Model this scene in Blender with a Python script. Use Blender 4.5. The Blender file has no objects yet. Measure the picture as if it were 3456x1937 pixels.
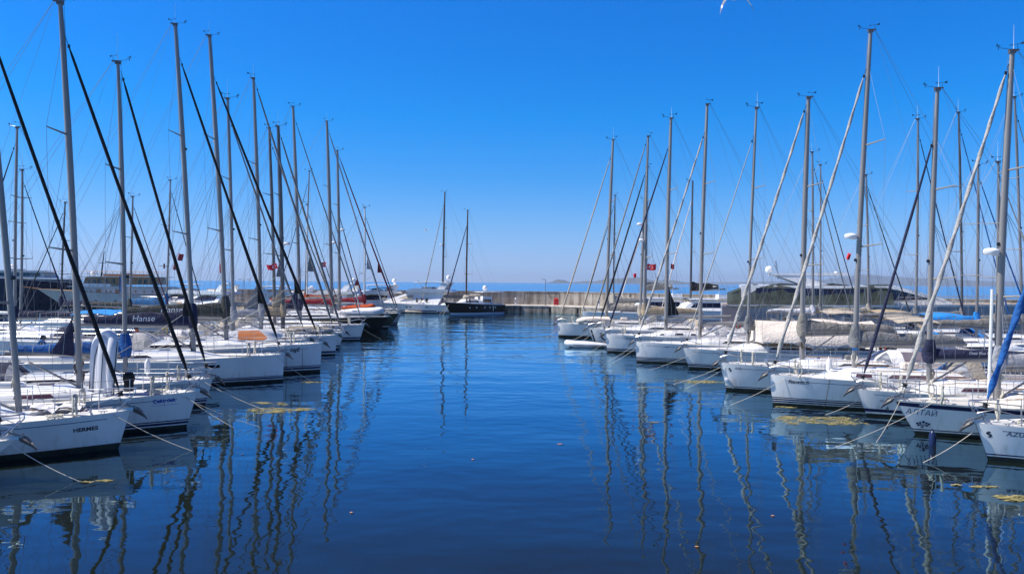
import bpy, bmesh, math, random
from mathutils import Vector, Matrix
R = math.radians
random.seed(7)
sc = bpy.context.scene
col = sc.collection

# ------------------------------------------------------------------ camera
cam_d = bpy.data.cameras.new('camera'); cam = bpy.data.objects.new('camera', cam_d); col.objects.link(cam)
cam_d.sensor_width = 36.0; cam_d.lens = 26.55
cam_d.clip_start = 0.1; cam_d.clip_end = 60000
cam.matrix_world = Matrix.Translation((0, 0, 5.2)) @ Matrix.Rotation(R(90) - 0.00605, 4, 'X') @ Matrix.Rotation(0.0076, 4, 'Z')
sc.camera = cam
# ------------------------------------------------------------------ sky, sun, exposure
SUN_EL = 54.0
SUN_DIR = Vector((-0.99, -0.05, 0)).normalized() * math.cos(R(SUN_EL)); SUN_DIR.z = math.sin(R(SUN_EL))
w = bpy.data.worlds.new('World'); sc.world = w; w.use_nodes = True
nt = w.node_tree; nt.nodes.clear()
sky = nt.nodes.new('ShaderNodeTexSky'); sky.sky_type = 'NISHITA'; sky.sun_disc = False
sky.sun_elevation = R(SUN_EL); sky.sun_rotation = math.atan2(SUN_DIR.x, SUN_DIR.y)
sky.air_density = 1.0; sky.dust_density = 0.15; sky.ozone_density = 4.0; sky.altitude = 0
# clear deep blue Mediterranean air: the sky model's colour is filtered by height above the horizon
bg = nt.nodes.new('ShaderNodeBackground'); bg.inputs['Strength'].default_value = 0.088
wo = nt.nodes.new('ShaderNodeOutputWorld'); wtc = nt.nodes.new('ShaderNodeTexCoord'); wsx = nt.nodes.new('ShaderNodeSeparateXYZ'); wr = nt.nodes.new('ShaderNodeValToRGB')
ST = [(0.0, (.55, .86, 1.67)), (.010, (.52, .81, 1.6)), (.032, (.49, .74, 1.39)), (.071, (.39, .73, 1.27)), (.136, (.15, .70, 1.30)), (.211, (.01, .72, 1.42)), (.284, (.0, .69, 1.47)), (.347, (.0, .69, 1.52)), (.5, (.42, .37, .84)), (1.0, (.60, .44, .70))]
while len(wr.color_ramp.elements) < len(ST): wr.color_ramp.elements.new(.5)
for el, (p_, c_) in zip(wr.color_ramp.elements, ST): el.position = p_
for el, (p_, c_) in zip(wr.color_ramp.elements, ST): el.color = (c_[0] / 2, c_[1] / 2, c_[2] / 2, 1)
wm = nt.nodes.new('ShaderNodeMix'); wm.data_type = 'RGBA'; wm.blend_type = 'MULTIPLY'; wm.inputs[0].default_value = 1; wv = nt.nodes.new('ShaderNodeVectorMath'); wv.operation = 'SCALE'; wv.inputs['Scale'].default_value = 2.0
nt.links.new(wtc.outputs['Generated'], wsx.inputs[0]); nt.links.new(wsx.outputs['Z'], wr.inputs[0]); nt.links.new(sky.outputs[0], wm.inputs[6]); nt.links.new(wr.outputs[0], wm.inputs[7])
nt.links.new(wm.outputs[2], wv.inputs[0]); nt.links.new(wv.outputs[0], bg.inputs['Color']); nt.links.new(bg.outputs[0], wo.inputs['Surface'])
sd = bpy.data.lights.new('sun', 'SUN'); sd.energy = 5.0; sd.angle = R(0.55); sd.color = (1.0, 0.955, 0.88)
sun = bpy.data.objects.new('sun', sd); col.objects.link(sun)
sun.rotation_euler = SUN_DIR.to_track_quat('Z', 'Y').to_euler(); sun.location = (0, 0, 60)
sc.view_settings.view_transform = 'Standard'; sc.view_settings.look = 'None'
sc.view_settings.exposure = 0.45; sc.view_settings.gamma = 1.0

# ------------------------------------------------------------------ materials
def mk(name, colr, rough=0.5, metal=0.0, var=0.08, scale=2.0, bump=0.0, bscale=20.0, coat=0.0, col2=None, stretch=(1, 1, 1), spec=0.5):
    m = bpy.data.materials.new(name); m.use_nodes = True
    n = m.node_tree; b = n.nodes['Principled BSDF']
    b.inputs['Roughness'].default_value = rough; b.inputs['Metallic'].default_value = metal
    b.inputs['Coat Weight'].default_value = coat; b.inputs['Specular IOR Level'].default_value = spec
    tc = n.nodes.new('ShaderNodeTexCoord'); mp = n.nodes.new('ShaderNodeMapping'); mp.inputs['Scale'].default_value = stretch
    n.links.new(tc.outputs['Object'], mp.inputs[0])
    no = n.nodes.new('ShaderNodeTexNoise'); no.inputs['Scale'].default_value = scale; no.inputs['Detail'].default_value = 6
    n.links.new(mp.outputs[0], no.inputs['Vector'])
    cr = n.nodes.new('ShaderNodeValToRGB')
    c2 = col2 or tuple(max(0, c * (1 - 2.2 * var)) for c in colr)
    cr.color_ramp.elements[0].position = 0.32; cr.color_ramp.elements[0].color = (*c2, 1)
    cr.color_ramp.elements[1].position = 0.62; cr.color_ramp.elements[1].color = (*colr, 1)
    n.links.new(no.outputs['Fac'], cr.inputs[0]); n.links.new(cr.outputs[0], b.inputs['Base Color'])
    if bump:
        n2 = n.nodes.new('ShaderNodeTexNoise'); n2.inputs['Scale'].default_value = bscale; n2.inputs['Detail'].default_value = 4
        n.links.new(mp.outputs[0], n2.inputs['Vector'])
        bu = n.nodes.new('ShaderNodeBump'); bu.inputs['Strength'].default_value = 1.0; bu.inputs['Distance'].default_value = bump
        n.links.new(n2.outputs['Fac'], bu.inputs['Height']); n.links.new(bu.outputs[0], b.inputs['Normal'])
    return m
M = {}
M['gel'] = mk('gelcoat_white', (.80, .80, .79), .28, var=.04, scale=.9, coat=.3, stretch=(1, 1, .35))
M['hullgel'] = mk('hull_gelcoat', (.80, .80, .79), .25, var=.05, scale=.8, coat=.35, stretch=(1, 1, .3))
def _weather(m):
    n = m.node_tree; b = n.nodes['Principled BSDF']; L = n.links.new; src = b.inputs['Base Color'].links[0].from_socket
    tc = n.nodes.new('ShaderNodeTexCoord'); sp = n.nodes.new('ShaderNodeSeparateXYZ'); L(tc.outputs['Object'], sp.inputs[0])
    mp = n.nodes.new('ShaderNodeMapping'); mp.inputs['Scale'].default_value = (7, 7, .5); L(tc.outputs['Object'], mp.inputs[0])
    no = n.nodes.new('ShaderNodeTexNoise'); no.inputs['Scale'].default_value = 1; no.inputs['Detail'].default_value = 4; L(mp.outputs[0], no.inputs['Vector'])
    mr = n.nodes.new('ShaderNodeMapRange'); mr.inputs[1].default_value = .75; mr.inputs[2].default_value = .15; mr.inputs[3].default_value = 0; mr.inputs[4].default_value = .55; L(sp.outputs['Z'], mr.inputs[0])
    r2 = n.nodes.new('ShaderNodeMapRange'); r2.inputs[1].default_value = .45; r2.inputs[2].default_value = .75; r2.inputs[3].default_value = .08; r2.inputs[4].default_value = 1; L(no.outputs['Fac'], r2.inputs[0])
    mu = n.nodes.new('ShaderNodeMath'); mu.operation = 'MULTIPLY'; L(mr.outputs[0], mu.inputs[0]); L(r2.outputs[0], mu.inputs[1])
    r3 = n.nodes.new('ShaderNodeMapRange'); r3.inputs[1].default_value = .60; r3.inputs[2].default_value = .78; r3.inputs[3].default_value = 0; r3.inputs[4].default_value = .22; L(no.outputs['Fac'], r3.inputs[0])
    ad = n.nodes.new('ShaderNodeMath'); ad.operation = 'ADD'; L(mu.outputs[0], ad.inputs[0]); L(r3.outputs[0], ad.inputs[1])
    mx = n.nodes.new('ShaderNodeMix'); mx.data_type = 'RGBA'; L(ad.outputs[0], mx.inputs[0]); L(src, mx.inputs[6]); mx.inputs[7].default_value = (.40, .36, .27, 1); L(mx.outputs[2], b.inputs['Base Color'])
_weather(M['hullgel'])
M['gel2'] = mk('gelcoat_cream', (.74, .70, .62), .3, var=.05, scale=.9, coat=.2)
M['deck'] = mk('deck_white', (.78, .77, .74), .6, var=.05, scale=3)
M['deckgrey'] = mk('deck_nonskid', (.62, .62, .60), .7, var=.06, scale=4)
M['teak'] = mk('teak', (.36, .25, .15), .65, var=.15, scale=3, stretch=(1, 14, 1))
M['classicgel'] = mk('old_white_paint', (.52, .52, .50), .5, var=.1, scale=.5)
M['wood'] = mk('varnished_wood', (.33, .14, .045), .3, var=.2, scale=3, stretch=(1, 1, 6), coat=.5)
M['woodpale'] = mk('wood_pale', (.36, .19, .07), .4, var=.15, scale=3, stretch=(1, 1, 6))
M['navy'] = mk('navy_paint', (.012, .02, .075), .3, var=.1, coat=.3)
M['black'] = mk('black_paint', (.010, .010, .012), .35, var=.2)
M['blackhull'] = mk('black_hull', (.008, .009, .008), .45, var=.2, coat=.0)
M['greenhull'] = mk('dark_green_hull', (.055, .075, .055), .3, var=.15, coat=.2)
M['navyhull'] = mk('navy_hull', (.014, .017, .04), .25, var=.15, coat=.3)
M['greyhull'] = mk('blue_grey_hull', (.30, .34, .38), .3, var=.06, coat=.3)
M['anti'] = mk('antifoul_black', (.012, .013, .014), .8, var=.4, scale=3, col2=(.03, .035, .02))
M['antinavy'] = mk('antifoul_navy', (.012, .018, .05), .7, var=.4, scale=3)
M['stripe'] = mk('stripe_grey_blue', (.10, .13, .20), .4)
M['alu'] = mk('mast_aluminium', (.28, .265, .25), .5, metal=.2, var=.07, scale=1.2, stretch=(1, 1, .2))
M['aludark'] = mk('mast_aluminium_dark', (.13, .125, .125), .5, metal=.2, var=.1, scale=1.2)
M['mastwood'] = mk('mast_wood', (.20, .11, .06), .4, var=.1)
M['mastwhite'] = mk('mast_white', (.72, .71, .68), .4, var=.04)
M['steel'] = mk('stainless', (.55, .55, .56), .28, metal=.8, var=.03)
M['galv'] = mk('galvanised', (.26, .26, .265), .4, metal=.5, var=.15, scale=12)
M['wire'] = mk('wire', (.20, .21, .23), .4, metal=.4, var=.02)
M['rope'] = mk('rope', (.62, .58, .48), .85, var=.12, scale=30, bump=.004, bscale=90)
M['ropedark'] = mk('rope_dark', (.16, .13, .10), .9, var=.3, scale=20)
M['rubber'] = mk('rubber', (.02, .02, .022), .6, var=.2)
M['glass'] = mk('dark_glass', (.012, .013, .018), .06, var=.1, coat=.6)
M['glasspurple'] = mk('tinted_hatch_glass', (.10, .045, .06), .12, var=.2, coat=.5)
M['glassclear'] = mk('window_vinyl', (.30, .32, .36), .12, var=.3, scale=3, coat=.4)
def cloth(n, c, var=.12): return mk(n, c, .85, var=var, scale=2.5, bump=.05, bscale=8)
M['c_black'] = cloth('canvas_black', (.008, .008, .010)); M['c_navy'] = cloth('canvas_navy', (.014, .018, .055))
M['c_blue'] = cloth('canvas_blue', (.006, .10, .34)); M['c_sky'] = cloth('canvas_bright_blue', (.012, .24, .66))
M['c_grey'] = cloth('canvas_grey', (.20, .20, .20)); M['c_beige'] = cloth('canvas_beige', (.46, .40, .32))
M['c_taupe'] = cloth('canvas_taupe', (.25, .23, .20)); M['c_cream'] = cloth('canvas_cream', (.70, .62, .54), .06)
M['c_red'] = cloth('canvas_red', (.30, .012, .025)); M['c_orange'] = cloth('canvas_orange', (.46, .065, .010))
M['c_white'] = cloth('canvas_white', (.74, .73, .74), .06); M['c_olive'] = cloth('canvas_olive', (.045, .048, .042))
M['c_sail'] = cloth('furled_sail_white', (.42, .40, .37), .10); M['c_dred'] = cloth('canvas_dark_red', (.16, .015, .02)); M['c_silver'] = cloth('canvas_silver', (.38, .38, .40))
M['c_tarp'] = cloth('tarp_blue', (.03, .17, .38)); M['c_tan'] = cloth('canvas_tan', (.40, .31, .20))
M['net'] = mk('shade_net', (.040, .058, .050), .9, var=.35, scale=1.2, bump=.08, bscale=1.6, stretch=(1, 1, .3)); M['net'].node_tree.nodes['Principled BSDF'].inputs['Alpha'].default_value = .84
M['red'] = mk('red_paint', (.55, .02, .02), .4); M['yellow'] = mk('yellow_paint', (.75, .52, .03), .5)
M['flagred'] = mk('flag_red', (.60, .015, .03), .8, var=.05); M['flagdark'] = mk('flag_dark_red', (.22, .02, .03), .8)
M['white'] = mk('white_paint', (.8, .8, .8), .5, var=.02); M['letblue'] = mk('letter_blue', (.01, .06, .38), .5, var=.02)
M['letblack'] = mk('letter_black', (.02, .02, .035), .5, var=.02); M['letnavy'] = mk('letter_navy', (.02, .03, .10), .5, var=.02)
M['pvc'] = mk('inflatable_pvc', (.72, .73, .75), .45, var=.06); M['pvcgrey'] = mk('inflatable_grey', (.34, .35, .37), .5, var=.08)
M['orange'] = mk('orange_foam', (.66, .20, .05), .6); M['binblue'] = mk('bin_blue', (.015, .06, .24), .5)
M['bird'] = mk('feathers_white', (.78, .78, .80), .8); M['birdgrey'] = mk('feathers_grey', (.20, .20, .23), .8)
M['hill'] = mk('far_hills', (.10, .11, .09), .9, var=.3, scale=.002)
M['weed'] = mk('seaweed', (.40, .33, .13), .7, var=.3, scale=5, col2=(.15, .15, .06))
M['leaf'] = mk('dry_leaf', (.45, .22, .10), .7, var=.2, scale=8)

def concrete(name, base, dark, streak=True, joint=0.0):
    m = bpy.data.materials.new(name); m.use_nodes = True; n = m.node_tree; b = n.nodes['Principled BSDF']; b.inputs['Roughness'].default_value = .9
    L = n.links.new
    tc = n.nodes.new('ShaderNodeTexCoord')
    a = n.nodes.new('ShaderNodeTexNoise'); a.inputs['Scale'].default_value = .35; a.inputs['Detail'].default_value = 8; a.inputs['Roughness'].default_value = .65
    L(tc.outputs['Object'], a.inputs['Vector'])
    mp = n.nodes.new('ShaderNodeMapping'); mp.inputs['Scale'].default_value = (1.6, 1.6, .16); L(tc.outputs['Object'], mp.inputs[0])
    s = n.nodes.new('ShaderNodeTexNoise'); s.inputs['Scale'].default_value = 1.0; s.inputs['Detail'].default_value = 5; L(mp.outputs[0], s.inputs['Vector'])
    mx = n.nodes.new('ShaderNodeMath'); mx.operation = 'MULTIPLY'; L(a.outputs['Fac'], mx.inputs[0]); L(s.outputs['Fac'], mx.inputs[1])
    cr = n.nodes.new('ShaderNodeValToRGB'); cr.color_ramp.elements[0].position = .17; cr.color_ramp.elements[0].color = (*dark, 1)
    cr.color_ramp.elements[1].position = .33; cr.color_ramp.elements[1].color = (*base, 1)
    L(mx.outputs[0], cr.inputs[0]); L(cr.outputs[0], b.inputs['Base Color'])
    bu = n.nodes.new('ShaderNodeBump'); bu.inputs['Distance'].default_value = .03; L(s.outputs['Fac'], bu.inputs['Height']); L(bu.outputs[0], b.inputs['Normal'])
    return m
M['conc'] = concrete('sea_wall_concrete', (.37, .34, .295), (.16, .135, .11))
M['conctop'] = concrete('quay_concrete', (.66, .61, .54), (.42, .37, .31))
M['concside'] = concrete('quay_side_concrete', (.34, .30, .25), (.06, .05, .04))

def water_mat(name, base, waves, rough=.02, tint=(.56, .83, 1.0)):
    # waves: list of (scale_x, scale_y, amplitude_m, detail)
    m = bpy.data.materials.new(name); m.use_nodes = True; n = m.node_tree; b = n.nodes['Principled BSDF']; L = n.links.new
    b.inputs['Base Color'].default_value = (*base, 1); b.inputs['Roughness'].default_value = rough
    b.inputs['IOR'].default_value = 1.45
    tc = n.nodes.new('ShaderNodeTexCoord'); prev = None
    for sx, sy, amp, det in waves:
        mp = n.nodes.new('ShaderNodeMapping'); mp.inputs['Scale'].default_value = (sx, sy, 1); mp.inputs['Rotation'].default_value = (0, 0, R(random.uniform(-9, 9)))
        L(tc.outputs['Object'], mp.inputs[0])
        no = n.nodes.new('ShaderNodeTexNoise'); no.inputs['Scale'].default_value = 1; no.inputs['Detail'].default_value = det; no.inputs['Roughness'].default_value = .5
        L(mp.outputs[0], no.inputs['Vector'])
        mu = n.nodes.new('ShaderNodeMath'); mu.operation = 'MULTIPLY'; mu.inputs[1].default_value = amp; L(no.outputs['Fac'], mu.inputs[0])
        if prev:
            ad = n.nodes.new('ShaderNodeMath'); ad.operation = 'ADD'; L(prev.outputs[0], ad.inputs[0]); L(mu.outputs[0], ad.inputs[1]); prev = ad
        else: prev = mu
    bu = n.nodes.new('ShaderNodeBump'); bu.inputs['Strength'].default_value = 1; bu.inputs['Distance'].default_value = 1.0
    L(prev.outputs[0], bu.inputs['Height']); L(bu.outputs[0], b.inputs['Normal'])
    b.inputs['Specular IOR Level'].default_value = 0.0; b.inputs['Roughness'].default_value = .6
    gl = n.nodes.new('ShaderNodeBsdfGlossy'); gl.inputs['Color'].default_value = (*tint, 1); gl.inputs['Roughness'].default_value = rough; L(bu.outputs[0], gl.inputs['Normal'])
    fr = n.nodes.new('ShaderNodeFresnel'); fr.inputs['IOR'].default_value = 1.42; cl = n.nodes.new('ShaderNodeValToRGB'); L(fr.outputs[0], cl.inputs[0])
    RS = [(0, .02), (.155, .15), (.26, .35), (.33, .50), (.48, .74), (.65, .92), (1, 1)]
    while len(cl.color_ramp.elements) < len(RS): cl.color_ramp.elements.new(.5)
    for el, (p_, v_) in zip(cl.color_ramp.elements, RS): el.position = p_
    for el, (p_, v_) in zip(cl.color_ramp.elements, RS): el.color = (v_, v_, v_, 1)
    L(bu.outputs[0], fr.inputs['Normal'])
    ms = n.nodes.new('ShaderNodeMixShader'); L(cl.outputs[0], ms.inputs[0]); L(b.outputs[0], ms.inputs[1]); L(gl.outputs[0], ms.inputs[2]); L(ms.outputs[0], n.nodes['Material Output'].inputs['Surface'])
    return m, n, b, bu, prev
M['water'], wn, wb, wbu, wprev = water_mat('harbour_water', (.009, .013, .009),
    [(.9, 1.3, .016, 1), (2.2, 4.2, .0024, 2), (.16, .32, .05, 1)], .015)
M['sea'], _, _, _, _ = water_mat('open_sea', (.003, .045, .16), [(.10, .35, .22, 3), (.012, .05, 1.0, 2)], .12)
# the harbour is glassy near the viewer and lightly rippled farther up the basin
_tc = wn.nodes.new('ShaderNodeTexCoord'); _sp = wn.nodes.new('ShaderNodeSeparateXYZ'); _mr = wn.nodes.new('ShaderNodeMapRange')
wn.links.new(_tc.outputs['Object'], _sp.inputs[0]); wn.links.new(_sp.outputs['Y'], _mr.inputs[0]); _mr.inputs[1].default_value = 22; _mr.inputs[2].default_value = 75; _mr.inputs[3].default_value = .8; _mr.inputs[4].default_value = 2.4
_mp = wn.nodes.new('ShaderNodeMapping'); _mp.inputs['Scale'].default_value = (.035, .09, 1); _no = wn.nodes.new('ShaderNodeTexNoise'); _no.inputs['Scale'].default_value = 1; _no.inputs['Detail'].default_value = 3
wn.links.new(_tc.outputs['Object'], _mp.inputs[0]); wn.links.new(_mp.outputs[0], _no.inputs['Vector'])
_pr = wn.nodes.new('ShaderNodeMapRange'); _pr.inputs[1].default_value = .38; _pr.inputs[2].default_value = .62; _pr.inputs[3].default_value = .65; _pr.inputs[4].default_value = 1.25; wn.links.new(_no.outputs['Fac'], _pr.inputs[0])
_mm = wn.nodes.new('ShaderNodeMath'); _mm.operation = 'MULTIPLY'; wn.links.new(_mr.outputs[0], _mm.inputs[0]); wn.links.new(_pr.outputs[0], _mm.inputs[1]); wn.links.new(_mm.outputs[0], wbu.inputs['Distance'])

# ------------------------------------------------------------------ mesh helpers
class MB:
    def __init__(s): s.v = []; s.f = []; s.m = []
    def grid(s, rows, closed=False, mat=0, flip=False):
        """rows: list of equally long point lists. mat: int or f(row, col)"""
        o = len(s.v); nc = len(rows[0])
        for r in rows: s.v += [tuple(p) for p in r]
        for i in range(len(rows) - 1):
            for j in range(nc if closed else nc - 1):
                a = o + i * nc + j; b = o + i * nc + (j + 1) % nc
                q = (a, b, b + nc, a + nc)
                mm = mat(i, j) if callable(mat) else mat
                if mm is None: continue
                s.f.append(q[::-1] if flip else q); s.m.append(mm)
        return s
    def poly(s, pts, mat=0):
        o = len(s.v); s.v += [tuple(p) for p in pts]; s.f.append(tuple(range(o, o + len(pts)))); s.m.append(mat); return s
    def prism(s, pts, d, mat=0):
        """closed outline pts extruded by vector d"""
        a = [Vector(p) for p in pts]; b = [p + Vector(d) for p in a]
        s.poly(a[::-1], mat); s.poly(b, mat)
        n = len(a); o = len(s.v); s.v += [tuple(p) for p in a + b]
        for i in range(n):
            j = (i + 1) % n; s.f.append((o + i, o + j, o + n + j, o + n + i)); s.m.append(mat)
        return s
    def box(s, c, size, mat=0, rz=0.0, ry=0.0):
        x, y, z = [k / 2 for k in size]; Mx = Matrix.Rotation(rz, 3, 'Z') @ Matrix.Rotation(ry, 3, 'Y'); c = Vector(c)
        P = [c + Mx @ Vector((sx * x, sy * y, sz * z)) for sx in (-1, 1) for sy in (-1, 1) for sz in (-1, 1)]
        o = len(s.v); s.v += [tuple(p) for p in P]
        for q in ((0, 1, 3, 2), (4, 6, 7, 5), (0, 4, 5, 1), (2, 3, 7, 6), (0, 2, 6, 4), (1, 5, 7, 3)):
            s.f.append(tuple(o + k for k in q)); s.m.append(mat)
        return s
    def rbox(s, c, size, r=.03, mat=0, rz=0.0):
        """box with bevelled vertical edges and top"""
        x, y, z = [k / 2 for k in size]; Mx = Matrix.Rotation(rz, 3, 'Z'); c = Vector(c)
        def ring(ins, zz):
            a, b = x - ins, y - ins; k = min(r, a * .5, b * .5)
            return [c + Mx @ Vector((px, py, zz)) for px, py in ((a, -b + k), (a, b - k), (a - k, b), (-a + k, b), (-a, b - k), (-a, -b + k), (-a + k, -b), (a - k, -b))]
        rows = [ring(0, -z), ring(0, z - r), ring(r, z)]
        s.grid(rows, True, mat); s.poly(rows[-1], mat); s.poly(rows[0][::-1], mat); return s
    def tube(s, path, rad, n=6, mat=0, cap=True, ell=1.0, twist=0.0, wob=0.0, updir=None):
        P = [Vector(p) for p in path]; rows = []
        if not isinstance(rad, (list, tuple)): rad = [rad] * len(P)
        ref = None
        for i, p in enumerate(P):
            t = (P[min(i + 1, len(P) - 1)] - P[max(i - 1, 0)])
            if t.length < 1e-9: t = Vector((0, 0, 1))
            t.normalize()
            if ref is None:
                ref = Vector(updir) if updir else (Vector((0, 1, 0)) if abs(t.y) < .8 else Vector((1, 0, 0)))
            a = (ref - t * ref.dot(t)).normalized(); b = t.cross(a); ref = a
            row = []
            for k in range(n):
                th = 2 * math.pi * k / n
                rr = rad[i] * (1 + wob * math.cos(2 * th - twist * i))
                row.append(p + a * (math.cos(th) * rr) + b * (math.sin(th) * rr * ell))
            rows.append(row)
        s.grid(rows, True, mat)
        if cap: s.poly(rows[0][::-1], mat); s.poly(rows[-1], mat)
        return s
    def lathe(s, prof, n=12, mat=0, c=(0, 0, 0), axis='z'):
        rows = []
        for r, z in prof:
            row = []
            for k in range(n):
                a = 2 * math.pi * k / n; x, y = r * math.cos(a), r * math.sin(a)
                p = (x, y, z) if axis == 'z' else ((z, x, y) if axis == 'x' else (x, z, y))
                row.append((c[0] + p[0], c[1] + p[1], c[2] + p[2]))
            rows.append(row)
        s.grid(rows, True, mat); return s
    def add(s, o, f):
        b = len(s.v); s.v += [tuple(f(Vector(p))) for p in o.v]; s.f += [tuple(b + k for k in q) for q in o.f]; s.m += o.m; return s
    def mesh(s, name, mats, smooth=True, ang=35):
        me = bpy.data.meshes.new(name); me.from_pydata(s.v, [], s.f)
        for k in (mats if isinstance(mats, (list, tuple)) else [mats]): me.materials.append(M[k] if isinstance(k, str) else k)
        me.polygons.foreach_set('material_index', s.m)
        if smooth:
            me.polygons.foreach_set('use_smooth', [True] * len(s.f))
            me.validate(); me.update()
            bm = bmesh.new(); bm.from_mesh(me); bmesh.ops.remove_doubles(bm, verts=bm.verts, dist=1e-4)
            bmesh.ops.recalc_face_normals(bm, faces=bm.faces); bm.to_mesh(me); bm.free()
            me.set_sharp_from_angle(angle=R(ang))
        else:
            me.validate(); me.update()
        return me
    def build(s, name, mats, parent=None, smooth=True, ang=35, loc=None):
        o = bpy.data.objects.new(name, s.mesh(name, mats, smooth, ang)); col.objects.link(o)
        if parent: o.parent = parent
        if loc: o.location = loc
        return o
def inst(name, me, parent, loc=(0, 0, 0), rot=(0, 0, 0), scl=(1, 1, 1)):
    o = bpy.data.objects.new(name, me); col.objects.link(o)
    if parent: o.parent = parent
    o.location = loc; o.rotation_euler = rot; o.scale = scl; return o
def tag(o, label=None, cat=None, group=None, kind=None):
    if label: o['label'] = label
    if cat: o['category'] = cat
    if group: o['group'] = group
    if kind: o['kind'] = kind
    return o
def empty(name, loc, rz=0, label=None, cat=None, group=None):
    o = bpy.data.objects.new(name, None); col.objects.link(o); o.location = loc; o.rotation_euler = (0, 0, rz); o.empty_display_size = .3
    return tag(o, label, cat, group)
_fonts = {}
def text_mesh(body, size, shear=0.0, spacing=1.0, bold=0.0):
    cu = bpy.data.curves.new('lettering', 'FONT'); cu.body = body; cu.size = size; cu.shear = shear; cu.space_character = spacing
    cu.offset = bold; cu.align_x = 'CENTER'; cu.resolution_u = 3
    ob = bpy.data.objects.new('lettering', cu); col.objects.link(ob)
    bpy.context.view_layer.update()
    me = bpy.data.meshes.new_from_object(ob.evaluated_get(bpy.context.evaluated_depsgraph_get()))
    mb = MB(); mb.v = [tuple(v.co) for v in me.vertices]; mb.f = [tuple(p.vertices) for p in me.polygons]; mb.m = [0] * len(mb.f)
    bpy.data.objects.remove(ob); bpy.data.curves.remove(cu); bpy.data.meshes.remove(me)
    return mb
def lerp(a, b, t): return a + (b - a) * t
def sst(x): x = max(0, min(1, x)); return x * x * (3 - 2 * x)

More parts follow.
